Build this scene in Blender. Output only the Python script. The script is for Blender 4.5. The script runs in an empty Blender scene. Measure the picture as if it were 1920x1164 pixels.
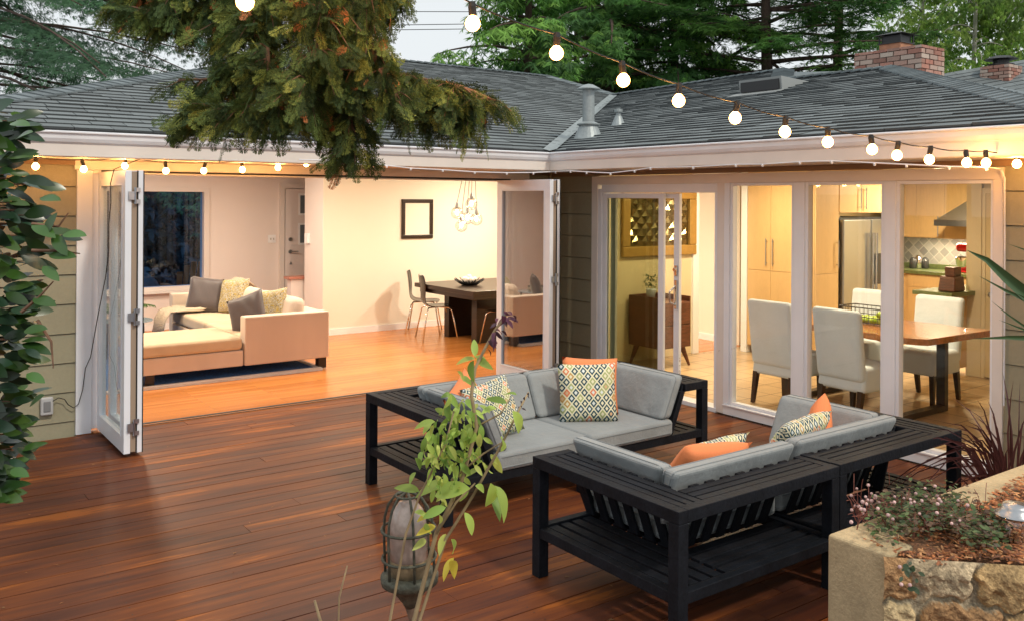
import bpy, bmesh, math, random
import numpy as np
from mathutils import Vector, Matrix, Quaternion
random.seed(7); rng=np.random.default_rng(7)
sc=bpy.context.scene
COL=sc.collection
R=math.radians
# ---------------------------------------------------------------- camera
F_,CX_,CY_,CH=1683.7,960.,371.8,1.9
yaw,rol=R(53.835),R(-0.356)
FW=Vector((math.cos(yaw),math.sin(yaw),0)); r0=Vector((math.sin(yaw),-math.cos(yaw),0)); u0=Vector((0,0,1))
RT=r0*math.cos(rol)-u0*math.sin(rol); UP=u0*math.cos(rol)+r0*math.sin(rol)
cam=bpy.data.cameras.new('camera'); co=bpy.data.objects.new('camera',cam); COL.objects.link(co)
m3=Matrix((RT,UP,-FW)).transposed(); co.matrix_world=Matrix.Translation((0,0,CH))@m3.to_4x4()
cam.sensor_width=36; cam.lens=F_*36/1920; cam.shift_y=-(582-CY_)/1920; cam.clip_end=500; cam.clip_start=.05
sc.camera=co
def ray(u,v): return FW+RT*((u-CX_)/F_)+UP*((CY_-v)/F_)
def ond(u,v,d): return Vector((0,0,CH))+ray(u,v)*d
def ony(u,v,y): r=ray(u,v); return Vector((0,0,CH))+r*(y/r.y)
def onx(u,v,x): r=ray(u,v); return Vector((0,0,CH))+r*(x/r.x)
def onz(u,v,z): r=ray(u,v); return Vector((0,0,CH))+r*((z-CH)/r.z)
# ---------------------------------------------------------------- world, sun, exposure
w=bpy.data.worlds.new('World'); sc.world=w; w.use_nodes=True
nt=w.node_tree; nt.nodes.clear()
SUNDIR=(-FW*.55+r0*.55+u0*.85).normalized()
sk=nt.nodes.new('ShaderNodeTexSky'); sk.sky_type='NISHITA'; sk.sun_disc=False
sk.sun_elevation=math.asin(SUNDIR.z); sk.sun_rotation=math.atan2(SUNDIR.x,SUNDIR.y); sk.dust_density=4; sk.air_density=1.2
mul=nt.nodes.new('ShaderNodeMix'); mul.data_type='RGBA'; mul.blend_type='MIX'; mul.inputs[0].default_value=.93
mul.inputs[7].default_value=(8.3,8.7,8.9,1)
bg=nt.nodes.new('ShaderNodeBackground'); bg.inputs[1].default_value=.1; wo=nt.nodes.new('ShaderNodeOutputWorld')
nt.links.new(sk.outputs[0],mul.inputs[6]); nt.links.new(mul.outputs[2],bg.inputs[0]); nt.links.new(bg.outputs[0],wo.inputs[0])
sl=bpy.data.lights.new('sun','SUN'); sl.energy=1.7; sl.angle=R(4); sl.color=(1,.9,.76)
so=bpy.data.objects.new('sun',sl); COL.objects.link(so); so.rotation_euler=SUNDIR.to_track_quat('Z','Y').to_euler()
sc.view_settings.view_transform='Standard'; sc.view_settings.look='None'; sc.view_settings.exposure=.10; sc.view_settings.gamma=1
sc.render.engine='CYCLES'; cy=sc.cycles
cy.use_denoising=True; cy.max_bounces=10; cy.diffuse_bounces=4; cy.glossy_bounces=4; cy.transmission_bounces=6; cy.transparent_max_bounces=12
cy.sample_clamp_indirect=4; cy.caustics_reflective=False; cy.caustics_refractive=False

# ---------------------------------------------------------------- materials
def srgb(r,g,b): return tuple(((c/255)/12.92 if c/255<=.04045 else ((c/255+.055)/1.055)**2.4) for c in (r,g,b))
MATS={}
def mat(name,col,rough=.6,metal=0,noise=None,nstretch=(1,1,1),bump=None,island=0,attr=False,emit=None,spec=.5,coat=0,hue=None,sheen=0,transl=0):
    if name in MATS: return MATS[name]
    m=bpy.data.materials.new(name); m.use_nodes=True; t=m.node_tree; N=t.nodes; L=t.links
    b=N['Principled BSDF']; b.inputs['Roughness'].default_value=rough; b.inputs['Metallic'].default_value=metal
    b.inputs['Specular IOR Level'].default_value=spec; b.inputs['Coat Weight'].default_value=coat
    if sheen: b.inputs['Sheen Weight'].default_value=sheen
    c=(*col,1)
    tc=N.new('ShaderNodeTexCoord'); mp=N.new('ShaderNodeMapping'); mp.inputs['Scale'].default_value=nstretch; L.new(tc.outputs['Object'],mp.inputs[0])
    cur=None
    if attr:
        a=N.new('ShaderNodeAttribute'); a.attribute_name='Col'; cur=a.outputs['Color']
    else:
        rgb=N.new('ShaderNodeRGB'); rgb.outputs[0].default_value=c; cur=rgb.outputs[0]
    def scale(cur,val,lo,hi):
        mr=N.new('ShaderNodeMapRange'); mr.inputs[3].default_value=lo; mr.inputs[4].default_value=hi; L.new(val,mr.inputs[0])
        v=N.new('ShaderNodeVectorMath'); v.operation='SCALE'; L.new(cur,v.inputs[0]); L.new(mr.outputs[0],v.inputs['Scale']); return v.outputs[0]
    if noise:
        for (s,a) in (noise if isinstance(noise,list) else [noise]):
            n=N.new('ShaderNodeTexNoise'); n.inputs['Scale'].default_value=s; n.inputs['Detail'].default_value=5; L.new(mp.outputs[0],n.inputs[0])
            mr=N.new('ShaderNodeMapRange'); mr.inputs[1].default_value=.3; mr.inputs[2].default_value=.7; L.new(n.outputs[0],mr.inputs[0])
            cur=scale(cur,mr.outputs[0],1-a,1+a)
    if island or hue:
        g=N.new('ShaderNodeNewGeometry')
        if island: cur=scale(cur,g.outputs['Random Per Island'],1-island,1+island)
        if hue:
            mx=N.new('ShaderNodeMix'); mx.data_type='RGBA'; wn=N.new('ShaderNodeTexWhiteNoise'); wn.noise_dimensions='1D'; L.new(g.outputs['Random Per Island'],wn.inputs['W'])
            pw=N.new('ShaderNodeMath'); pw.operation='POWER'; pw.inputs[1].default_value=1.5; L.new(wn.outputs[0],pw.inputs[0]); L.new(pw.outputs[0],mx.inputs[0])
            L.new(cur,mx.inputs[6]); mx.inputs[7].default_value=(*hue,1); cur=mx.outputs[2]
    L.new(cur,b.inputs['Base Color'])
    if bump:
        n=N.new('ShaderNodeTexNoise'); n.inputs['Scale'].default_value=bump[0]; n.inputs['Detail'].default_value=6; L.new(mp.outputs[0],n.inputs[0])
        bp=N.new('ShaderNodeBump'); bp.inputs['Strength'].default_value=bump[1]; bp.inputs['Distance'].default_value=bump[2] if len(bump)>2 else .01; L.new(n.outputs[0],bp.inputs['Height']); L.new(bp.outputs[0],b.inputs['Normal'])
    if emit:
        b.inputs['Emission Color'].default_value=(*emit[0],1); b.inputs['Emission Strength'].default_value=emit[1]
    if transl:
        tr=N.new('ShaderNodeBsdfTranslucent'); L.new(cur,tr.inputs[0]); ad=N.new('ShaderNodeMixShader'); ad.inputs[0].default_value=transl
        L.new(b.outputs[0],ad.inputs[1]); L.new(tr.outputs[0],ad.inputs[2]); L.new(ad.outputs[0],N['Material Output'].inputs[0])
    MATS[name]=m; return m
def glassmat(name,tint=(1,1,1),refl=1.0,rough=0,base=.035):
    m=bpy.data.materials.new(name); m.use_nodes=True; t=m.node_tree; N=t.nodes; L=t.links; N.remove(N['Principled BSDF'])
    tr=N.new('ShaderNodeBsdfTransparent'); tr.inputs[0].default_value=(*tint,1); g=N.new('ShaderNodeBsdfGlossy'); g.inputs['Roughness'].default_value=rough
    fr=N.new('ShaderNodeLayerWeight'); fr.inputs[0].default_value=.5; pw=N.new('ShaderNodeMath'); pw.operation='POWER'; pw.inputs[1].default_value=4; L.new(fr.outputs['Facing'],pw.inputs[0])
    ml=N.new('ShaderNodeMath'); ml.operation='MULTIPLY_ADD'; ml.inputs[1].default_value=.8*refl; ml.inputs[2].default_value=base*refl; ml.use_clamp=True
    mx=N.new('ShaderNodeMixShader'); L.new(pw.outputs[0],ml.inputs[0]); L.new(ml.outputs[0],mx.inputs[0]); L.new(tr.outputs[0],mx.inputs[1]); L.new(g.outputs[0],mx.inputs[2]); L.new(mx.outputs[0],N['Material Output'].inputs[0])
    return m
M_white=mat('white_paint',(.84,.86,.90),.45,noise=(3,.04),bump=(60,.05))
M_trim=mat('cream_trim_paint',(.76,.71,.66),.5,noise=(4,.04))
M_siding=mat('olive_siding_paint',(.30,.28,.19),.55,noise=[(2,.06),(40,.04)],bump=(80,.12))
M_gutter=mat('gutter_metal',(.74,.76,.80),.35,noise=(5,.05))
M_wall=mat('interior_wall_paint',(.80,.77,.68),.75,noise=(1.5,.02),bump=(90,.06))
M_wallpink=mat('lilac_wall_paint',(.78,.71,.69),.75,noise=(1.5,.02))
M_wallyel=mat('yellow_wall_paint',(.66,.57,.38),.7,noise=(2,.03))
M_ceil=mat('ceiling_paint',(.8,.77,.72),.8)
M_black=mat('black_stained_wood',(.0085,.0105,.0150),.66,noise=[(9,.35),(60,.2)],nstretch=(1,1,1),bump=(50,.3),spec=.2)
M_cush=mat('grey_canvas',(.27,.30,.31),.9,noise=[(2.5,.09),(300,.10)],bump=(9,.5,.03),sheen=.15)
M_orange=mat('orange_canvas',(.80,.26,.10),.9,noise=(300,.08),bump=(300,.2,.002))
M_maple=mat('maple_veneer',(.62,.42,.20),.45,noise=[(1.2,.05),(18,.06)],nstretch=(6,6,.6),coat=.1)
M_steel=mat('stainless_steel',(.46,.50,.56),.28,metal=1,noise=(30,.05),nstretch=(1,1,20))
M_chrome=mat('chrome',(.75,.73,.70),.15,metal=1)
M_dark=mat('black_metal',(.02,.02,.022),.4)
M_rubber=mat('black_rubber',(.012,.012,.013),.6)
M_espresso=mat('espresso_wood',(.022,.012,.008),.3,noise=(6,.3),nstretch=(1,1,8))
M_walnut=mat('walnut_wood',(.10,.035,.018),.35,noise=[(5,.35)],nstretch=(2,2,10))
M_slab=mat('live_edge_wood',(.36,.14,.045),.25,noise=[(3,.3),(14,.2)],nstretch=(6,.8,3),coat=.3)
M_slip=mat('skylit_white_slipcover',(.66,.74,.82),.95,noise=(5,.04),bump=(9,.35,.02))  # white cloth with the blue of the skylight mixed into its colour
M_suede=mat('peach_suede',(.66,.55,.46),.9,noise=[(1.3,.07)],nstretch=(2.2,2.2,.7),sheen=.3,bump=(6,.15,.01))
M_seat=mat('tan_cushion',(.60,.48,.33),.9,noise=[(4,.08)],bump=(8,.3,.015),sheen=.2)
M_tile_sp=None
M_bulbw=mat('lit_bulb_glass',(1,.8,.5),.3,emit=((1,.50,.15),120))
def bulbmat():
    m=bpy.data.materials.new('lit_round_bulb'); m.use_nodes=True; t=m.node_tree;N=t.nodes;L=t.links; N.remove(N['Principled BSDF']); e=N.new('ShaderNodeEmission'); lw=N.new('ShaderNodeLayerWeight'); lw.inputs[0].default_value=.5
    cr=N.new('ShaderNodeValToRGB'); cr.color_ramp.elements[0].position=.30; cr.color_ramp.elements[0].color=(1,.46,.13,1); cr.color_ramp.elements[1].position=.95; cr.color_ramp.elements[1].color=(.022,.0075,.0015,1); q=cr.color_ramp.elements.new(.66); q.color=(.10,.040,.009,1)
    L.new(lw.outputs['Facing'],cr.inputs[0]); L.new(cr.outputs[0],e.inputs[0]); e.inputs[1].default_value=165; L.new(e.outputs[0],N['Material Output'].inputs[0]); return m
M_bulbw=bulbmat()
M_bulbi=mat('lit_pendant_bulb',(1,.8,.5),.3,emit=((1,.80,.50),40))
M_green=mat('green_counter',(.13,.16,.055),.3,noise=(30,.2))
M_glass=glassmat('window_glass',(.97,.98,.97),1.0)
M_glass_g=glassmat('folding_door_glass',(.88,.92,.93),.75)
M_glass_h=glassmat('lit_side_glass',(.72,.72,.72),.9,base=.48)
M_jar=glassmat('clear_glass',(.93,.93,.93),3.0)

# ---------------------------------------------------------------- mesh helpers
class MB:
    def __init__(s): s.v=[]; s.f=[]; s.c=[]; s.sm=False
    def add(s,vs,fs,col=None):
        o=len(s.v); s.v.extend([tuple(a) for a in vs]); s.f.extend([tuple(i+o for i in f) for f in fs])
        if col is not None: s.c.extend([col]*len(vs))
        return s
    def box(s,a,b,M=None,col=None):
        x0,y0,z0=a; x1,y1,z1=b
        vs=[(x0,y0,z0),(x1,y0,z0),(x1,y1,z0),(x0,y1,z0),(x0,y0,z1),(x1,y0,z1),(x1,y1,z1),(x0,y1,z1)]
        if M is not None: vs=[M@Vector(p) for p in vs]
        return s.add(vs,[(0,3,2,1),(4,5,6,7),(0,1,5,4),(1,2,6,5),(2,3,7,6),(3,0,4,7)],col)
    def hexa(s,bot,top,col=None):
        return s.add(list(bot)+list(top),[(0,3,2,1),(4,5,6,7),(0,1,5,4),(1,2,6,5),(2,3,7,6),(3,0,4,7)],col)
    def beam(s,p,q,wx,wy,up=(0,0,1),col=None):
        p=Vector(p);q=Vector(q);d=(q-p);l=d.length;d.normalize();u=Vector(up)
        if abs(d.dot(u))>.98: u=Vector((0,1,0))
        x=d.cross(u).normalized(); y=x.cross(d)
        vs=[]
        for e in (p,q):
            for a,b in ((-1,-1),(1,-1),(1,1),(-1,1)): vs.append(e+x*(a*wx/2)+y*(b*wy/2))
        return s.add(vs,[(0,1,2,3),(7,6,5,4),(0,4,5,1),(1,5,6,2),(2,6,7,3),(3,7,4,0)],col)
    def tube(s,pts,r,n=8,cap=True,col=None):
        pts=[Vector(p) for p in pts]; rs=r if isinstance(r,(list,tuple)) else [r]*len(pts)
        o=len(s.v); ref=None; vs=[]
        for i,p in enumerate(pts):
            d=(pts[min(i+1,len(pts)-1)]-pts[max(i-1,0)])
            if d.length<1e-9: d=Vector((0,0,1))
            d.normalize()
            if ref is None:
                ref=d.orthogonal().normalized()
            ref=(ref-d*ref.dot(d)); 
            if ref.length<1e-6: ref=d.orthogonal()
            ref.normalize(); b=d.cross(ref)
            for k in range(n):
                a=2*math.pi*k/n; vs.append(p+(ref*math.cos(a)+b*math.sin(a))*rs[i])
        fs=[]
        for i in range(len(pts)-1):
            for k in range(n):
                k2=(k+1)%n; fs.append((i*n+k,i*n+k2,(i+1)*n+k2,(i+1)*n+k))
        if cap: fs.append(tuple(range(n-1,-1,-1))); fs.append(tuple((len(pts)-1)*n+k for k in range(n)))
        return s.add(vs,fs,col)
    def lathe(s,prof,c=(0,0,0),n=24,M=None,col=None,axis=None):
        vs=[];fs=[]
        for r,z in prof:
            for k in range(n):
                a=2*math.pi*k/n; p=Vector((r*math.cos(a),r*math.sin(a),z))
                if M is not None: p=M@p
                vs.append(p+Vector(c))
        for i in range(len(prof)-1):
            for k in range(n):
                k2=(k+1)%n; fs.append((i*n+k,i*n+k2,(i+1)*n+k2,(i+1)*n+k))
        fs.append(tuple(range(n-1,-1,-1))); fs.append(tuple((len(prof)-1)*n+k for k in range(n)))
        return s.add(vs,fs,col)
    def sphere(s,c,r,n=12,sq=(1,1,1),col=None):
        m=n//2; prof=[(max(1e-4,math.sin(math.pi*i/m))*r,-math.cos(math.pi*i/m)*r) for i in range(m+1)]
        S=Matrix.Diagonal((*sq,1)); return s.lathe(prof,c,n,M=S,col=col)
    def poly(s,pts,th=0,dirn=(0,0,-1),col=None):
        n=len(pts)
        if not th: return s.add(pts,[tuple(range(n))],col)
        d=Vector(dirn)*th; vs=[Vector(p) for p in pts]+[Vector(p)+d for p in pts]
        fs=[tuple(range(n)),tuple(range(2*n-1,n-1,-1))]+[(i,i+n,(i+1)%n+n,(i+1)%n) for i in range(n)]
        return s.add(vs,fs,col)
    def np(s,V,Fc,Cc=None):
        o=len(s.v); s.v.extend(map(tuple,V.tolist())); s.f.extend(map(tuple,(Fc+o).tolist()))
        if Cc is not None: s.c.extend(map(tuple,Cc.tolist()))
        return s
    def build(s,name,m,parent=None,bevel=0,seg=2,smooth=False,sub=0,mw=None):
        me=bpy.data.meshes.new(name); me.from_pydata(s.v,[],s.f); me.validate(); me.materials.append(m)
        if s.c and len(s.c)==len(me.vertices):
            ca=me.color_attributes.new('Col','FLOAT_COLOR','POINT'); a=np.ones((len(s.c),4),dtype=np.float32); a[:,:3]=np.array(s.c,dtype=np.float32)[:,:3]; ca.data.foreach_set('color',a.ravel())
        if smooth: me.polygons.foreach_set('use_smooth',[True]*len(me.polygons))
        me.update(); o=bpy.data.objects.new(name,me); COL.objects.link(o)
        if mw is not None: o.matrix_local=mw
        if parent is not None: o.parent=parent
        if bevel:
            b=o.modifiers.new('bevel','BEVEL'); b.width=bevel; b.segments=seg; b.limit_method='ANGLE'; b.angle_limit=R(40); b.harden_normals=False
        if sub: q=o.modifiers.new('sub','SUBSURF'); q.levels=sub; q.render_levels=sub
        return o
def tag(o,label=None,cat=None,group=None,kind=None):
    if label: o['label']=label
    if cat: o['category']=cat
    if group: o['group']=group
    if kind: o['kind']=kind
    return o
def thing(name,label,cat,loc=(0,0,0),rz=0,group=None,M=None):
    o=bpy.data.objects.new(name,None); COL.objects.link(o); o.empty_display_size=.1
    if M is not None: o.matrix_world=M
    else: o.location=loc; o.rotation_euler=(0,0,rz)
    return tag(o,label,cat,group)
def box(a,b): return MB().box(a,b)

# ================================================================ GROUND, DECK
g=MB().poly([(-120,-120,-.45),(160,-120,-.45),(160,160,-.45),(-120,160,-.45)]).build('ground',mat('soil',(.09,.065,.045),.95,noise=(2,.3),bump=(30,.4,.03)))
tag(g,kind='structure')
dk=MB(); dk_y=7.77
row=0; y=dk_y
while y>-1.6:
    x=-4.2+random.uniform(-2,0); y0=y-.1345
    while x<6.2:
        ln=random.choice([3.6,4.2,4.8,5.4]); x1=min(x+ln,6.2)
        if x1>-4.2:
            a=max(x,-4.2); dz=random.uniform(-.0015,.0015)
            dk.box((a+.0015,y0,-.03+dz),(x1-.0015,y,dz))
        x=x1
    y-=.140; row+=1
def deckmat():
    m=bpy.data.materials.new('ipe_deck_wood'); m.use_nodes=True; t=m.node_tree; N=t.nodes; L=t.links; b=N['Principled BSDF']
    tc=N.new('ShaderNodeTexCoord'); mp=N.new('ShaderNodeMapping'); mp.inputs['Scale'].default_value=(.8,9,9); L.new(tc.outputs['Object'],mp.inputs[0])
    g=N.new('ShaderNodeNewGeometry'); cb=N.new('ShaderNodeCombineXYZ'); ml=N.new('ShaderNodeMath'); ml.operation='MULTIPLY'; ml.inputs[1].default_value=37
    L.new(g.outputs['Random Per Island'],ml.inputs[0]); L.new(ml.outputs[0],cb.inputs[0]); L.new(ml.outputs[0],cb.inputs[2]); ad=N.new('ShaderNodeVectorMath'); L.new(mp.outputs[0],ad.inputs[0]); L.new(cb.outputs[0],ad.inputs[1])
    n=N.new('ShaderNodeTexNoise'); n.inputs['Scale'].default_value=1.6; n.inputs['Detail'].default_value=7; n.inputs['Roughness'].default_value=.62; L.new(ad.outputs[0],n.inputs[0])
    n2=N.new('ShaderNodeTexNoise'); n2.inputs['Scale'].default_value=.9; n2.inputs['Detail'].default_value=4; mp2=N.new('ShaderNodeMapping'); mp2.inputs['Scale'].default_value=(1,2.2,1); L.new(tc.outputs['Object'],mp2.inputs[0]); L.new(mp2.outputs[0],n2.inputs[0])
    # board tone + streaks
    a1=N.new('ShaderNodeMath'); a1.operation='MULTIPLY_ADD'; a1.inputs[1].default_value=.22; a1.inputs[2].default_value=-.15; L.new(g.outputs['Random Per Island'],a1.inputs[0])
    a2=N.new('ShaderNodeMath'); a2.operation='ADD'; L.new(n.outputs[0],a2.inputs[0]); L.new(a1.outputs[0],a2.inputs[1])
    a3=N.new('ShaderNodeMath'); a3.operation='MULTIPLY_ADD'; a3.inputs[1].default_value=.7; L.new(n2.outputs[0],a3.inputs[0]); L.new(a2.outputs[0],a3.inputs[2])
    cr=N.new('ShaderNodeValToRGB'); e=cr.color_ramp.elements; e[0].position=.50; e[0].color=(.060,.021,.015,1); e[1].position=1.12; e[1].color=(.30,.092,.018,1)
    for p,c in ((.70,(.095,.031,.017)),(.86,(.145,.044,.016)),(.98,(.205,.062,.017))):
        q=cr.color_ramp.elements.new(p); q.color=(*c,1)
    L.new(a3.outputs[0],cr.inputs[0]); L.new(cr.outputs[0],b.inputs['Base Color'])
    rr=N.new('ShaderNodeMapRange'); rr.inputs[3].default_value=.42; rr.inputs[4].default_value=.62; L.new(n2.outputs[0],rr.inputs[0]); L.new(rr.outputs[0],b.inputs['Roughness'])
    bp=N.new('ShaderNodeBump'); bp.inputs['Strength'].default_value=.25; bp.inputs['Distance'].default_value=.004; L.new(n.outputs[0],bp.inputs['Height']); L.new(bp.outputs[0],b.inputs['Normal'])
    b.inputs['Specular IOR Level'].default_value=.18
    return m
deck=dk.build('deck',deckmat()); tag(deck,kind='structure')
js=MB()
for x in np.arange(-4,6.2,.5): js.box((x,-1.6,-.4),(x+.05,7.8,-.034))
js.build('deck_joist',mat('old_joist_wood',(.03,.02,.015),.9),deck)

sm0=MB()
for jx in np.arange(-3.475,6.2,.5):
    yy=dk_y
    while yy>.8:
        for e in (.028,.107):
            x=jx+random.uniform(-.008,.008); sm0.add([(x+.0042*math.cos(a),yy-e+.0042*math.sin(a),.0021) for a in (0,1.05,2.09,3.14,4.19,5.24)],[(0,1,2,3,4,5)])
        yy-=.140
so_s=sm0.build('screw_heads',mat('dark_screw',(.012,.010,.010),.5),deck); so_s['kind']='stuff'
ll=MB()
for k in range(150):
    x,y=random.uniform(-2.2,6.1),random.uniform(2.0,7.6); a=random.uniform(0,6.28); l=random.uniform(.012,.05); w_=random.uniform(.0015,.010); c_,s_=math.cos(a),math.sin(a)
    ll.add([(x,y,.003),(x+c_*l*.5-s_*w_,y+s_*l*.5+c_*w_,.006),(x+c_*l,y+s_*l,.003),(x+c_*l*.5+s_*w_,y+s_*l*.5-c_*w_,.004)],[(0,1,2,3)])
tag(ll.build('leaf_litter',mat('dry_litter',(.28,.14,.06),.9,island=.5)),kind='stuff')
# ================================================================ HOUSE
YL,XR=7.83,6.27
H=thing('house','single storey olive house with grey shingle roof and open folding glass doors','house',(3,8,0))
def hp(mb,name,m,**k):
    o=mb.build(name,m,**k); o.parent=H; o.matrix_parent_inverse=Matrix.Translation((-3,-8,0)); return o
def sub(o,par): 
    o.parent=par; o.matrix_parent_inverse=par.matrix_world.inverted() if not par.parent else Matrix.Identity(4); return o
# wood floor (oak strips) and tile floor
def floorwood():
    m=bpy.data.materials.new('oak_strip_floor'); m.use_nodes=True; t=m.node_tree; N=t.nodes; L=t.links; b=N['Principled BSDF']
    tc=N.new('ShaderNodeTexCoord'); br=N.new('ShaderNodeTexBrick'); L.new(tc.outputs['Object'],br.inputs[0])
    br.inputs['Scale'].default_value=1; br.inputs['Brick Width'].default_value=1.3; br.inputs['Row Height'].default_value=.057; br.inputs['Mortar Size'].default_value=.0012; br.inputs['Bias'].default_value=0
    br.inputs['Color1'].default_value=(.60,.235,.060,1); br.inputs['Color2'].default_value=(.46,.165,.038,1); br.inputs['Mortar'].default_value=(.22,.08,.02,1)
    mp=N.new('ShaderNodeMapping'); mp.inputs['Scale'].default_value=(1.2,22,1); L.new(tc.outputs['Object'],mp.inputs[0]); n=N.new('ShaderNodeTexNoise'); n.inputs['Scale'].default_value=2; n.inputs['Detail'].default_value=6; L.new(mp.outputs[0],n.inputs[0])
    mr=N.new('ShaderNodeMapRange'); mr.inputs[1].default_value=.25; mr.inputs[2].default_value=.75; mr.inputs[3].default_value=.78; mr.inputs[4].default_value=1.2; L.new(n.outputs[0],mr.inputs[0])
    v=N.new('ShaderNodeVectorMath'); v.operation='SCALE'; L.new(br.outputs[0],v.inputs[0]); L.new(mr.outputs[0],v.inputs['Scale']); L.new(v.outputs[0],b.inputs['Base Color'])
    b.inputs['Roughness'].default_value=.26; return m
def tilemat():
    m=bpy.data.materials.new('beige_floor_tile'); m.use_nodes=True; t=m.node_tree; N=t.nodes; L=t.links; b=N['Principled BSDF']
    tc=N.new('ShaderNodeTexCoord'); br=N.new('ShaderNodeTexBrick'); br.offset=0; L.new(tc.outputs['Object'],br.inputs[0])
    br.inputs['Scale'].default_value=1; br.inputs['Brick Width'].default_value=.33; br.inputs['Row Height'].default_value=.33; br.inputs['Mortar Size'].default_value=.007
    br.inputs['Color1'].default_value=(.56,.41,.25,1); br.inputs['Color2'].default_value=(.50,.36,.21,1); br.inputs['Mortar'].default_value=(.17,.11,.065,1)
    n=N.new('ShaderNodeTexNoise'); n.inputs['Scale'].default_value=5; n.inputs['Detail'].default_value=5; L.new(tc.outputs['Object'],n.inputs[0])
    mr=N.new('ShaderNodeMapRange'); mr.inputs[3].default_value=.8; mr.inputs[4].default_value=1.2; L.new(n.outputs[0],mr.inputs[0])
    v=N.new('ShaderNodeVectorMath'); v.operation='SCALE'; L.new(br.outputs[0],v.inputs[0]); L.new(mr.outputs[0],v.inputs['Scale']); L.new(v.outputs[0],b.inputs['Base Color'])
    b.inputs['Roughness'].default_value=.3; return m
hp(MB().box((-.6,YL+.06,-.1),(9.6,13.5,.0)).box((8.42,7.66,-.1),(9.4,YL+.059,-.0005)),'wood_floor',floorwood())
hp(MB().box((XR+.03,2.2,-.1),(13.2,7.66,-.004)),'tile_floor',tilemat())
# thresholds and tracks
thr=MB().box((1.55,7.775,-.02),(5.72,YL+.058,.004))
hp(thr,'threshold',mat('threshold_wood',(.40,.15,.045),.35,noise=(4,.2),nstretch=(1,12,1)))
hp(MB().box((1.6,7.835,.0045),(5.68,7.875,.008)).box((1.6,7.782,.0045),(5.68,7.795,.008)).box((1.6,7.80,2.088),(5.68,7.86,2.104)),'door_track',M_rubber)
# ceilings
hp(MB().box((-.6,YL+.02,2.46),(9.6,14.1,2.52)).box((XR+.02,2.2,2.30),(13.2,YL-.02,2.36)),'ceiling',M_ceil)
# --- living walls
hp(MB().box((5.18,11.47,0),(9.35,11.6,2.46)),'interior_wall',M_wall)
hp(MB().box((5.177,11.472,0),(5.3,12.09,2.46)),'interior_wall',M_wallpink)
# far wall with window opening X 2.2..4.15  z .62..1.96 at Y=13.3
hp(MB().box((-.6,13.3,0),(2.0,13.45,2.46)).box((4.12,13.3,0),(9.6,13.45,2.46)).box((2.0,13.3,0),(4.12,13.45,.60)).box((2.0,13.3,1.96),(4.12,13.45,2.46)),'interior_wall',M_wallpink)
hp(MB().box((-.62,YL+.02,0),(-.5,13.3,2.46)),'interior_wall',mat('orange_wood_panelling',(.62,.27,.08),.5,noise=(4,.15),nstretch=(1,8,1)))
hp(MB().box((9.35,YL-.1,0),(9.5,13.3,2.46)),'interior_wall',M_wall)
hp(MB().box((5.19,11.455,.0),(9.34,11.468,.085)).box((-.5,13.285,0),(5.2,13.298,.085)).box((9.335,YL+.1,0),(9.348,11.45,.085)),'baseboard',M_white)
# partition living / kitchen Y 7.66..7.86 X 6.27..8.4
hp(MB().box((XR+.15,7.66,0),(8.36,YL,2.46)),'interior_wall',M_wallyel)
hp(MB().box((8.36,7.63,0),(8.46,YL+.03,2.3)).box((8.46,7.66,2.1),(9.35,YL,2.46)),'door_casing',M_white)
# outer wall left part
def siding(x0,x1,z0,z1,y): # facing -Y
    m=MB(); z=z0
    while z<z1-.01:
        zt=min(z+.232,z1); m.add([(x0,y-.016,z),(x1,y-.016,z),(x1,y-.004,zt-.006),(x0,y-.004,zt-.006),(x0,y+.05,z),(x1,y+.05,z),(x1,y+.05,zt),(x0,y+.05,zt)],[(0,1,2,3),(0,4,5,1),(3,2,6,7),(1,5,6,2),(0,3,7,4)]); z+=.232
    return m
def sidingx(y0,y1,z0,z1,x):
    m=MB(); z=z0
    while z<z1-.01:
        zt=min(z+.232,z1); m.add([(x-.016,y1,z),(x-.016,y0,z),(x-.004,y0,zt-.006),(x-.004,y1,zt-.006),(x+.05,y1,z),(x+.05,y0,z),(x+.05,y0,zt),(x+.05,y1,zt)],[(0,1,2,3),(0,4,5,1),(3,2,6,7),(1,5,6,2),(0,3,7,4)]); z+=.232
    return m
hp(siding(-.62,1.42,-.35,2.2,YL),'siding',M_siding)
hp(siding(5.86,XR,-.12,2.2,YL),'siding',M_siding)
hp(sidingx(7.10,YL-.016,-.12,2.2,XR),'siding',M_siding)
hp(sidingx(1.2,2.935,-.35,2.2,XR),'siding',M_siding)
hp(MB().box((-.6,YL+.052,-.35),(1.44,YL+.15,2.46)).box((5.72,YL+.052,-.2),(XR+.15,YL+.15,2.46)).box((1.44,YL+.03,2.2),(5.84,YL+.13,2.46)),'wall_core',M_wall)
hp(MB().box((XR+.052,7.10,-.2),(XR+.15,YL,2.34)).box((XR+.052,1.2,-.35),(XR+.15,2.93,2.34)).box((XR+.05,2.93,2.145),(XR+.15,7.1,2.34)),'wall_core',M_wall)
hp(MB().box((XR-.05,YL-.055,0),(XR-.006,YL-.012,2.18)),'corner_board',M_siding)
hp(MB().box((-.62,YL-.05,-.36),(-.63,YL,2.2)).box((-.64,YL-.03,-.36),(-.60,13.5,2.46)),'side_wall',M_siding)
# trim around folding door opening
hp(MB().box((1.42,YL-.035,.0),(1.535,YL+.03,2.10)).box((1.537,YL-.012,0.03),(1.60,YL+.05,2.10)),'door_trim',M_white,bevel=.003)
hp(MB().box((5.68,YL-.012,0.03),(5.745,YL+.05,2.10)).box((5.746,YL-.035,0),(5.88,YL+.03,2.10)),'door_trim',M_white,bevel=.003)
hp(MB().box((1.40,YL-.04,2.104),(5.93,YL+.03,2.179)).box((1.537,YL-.02,2.075),(5.745,YL+.03,2.103)),'door_header',M_trim,bevel=.003)
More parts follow.
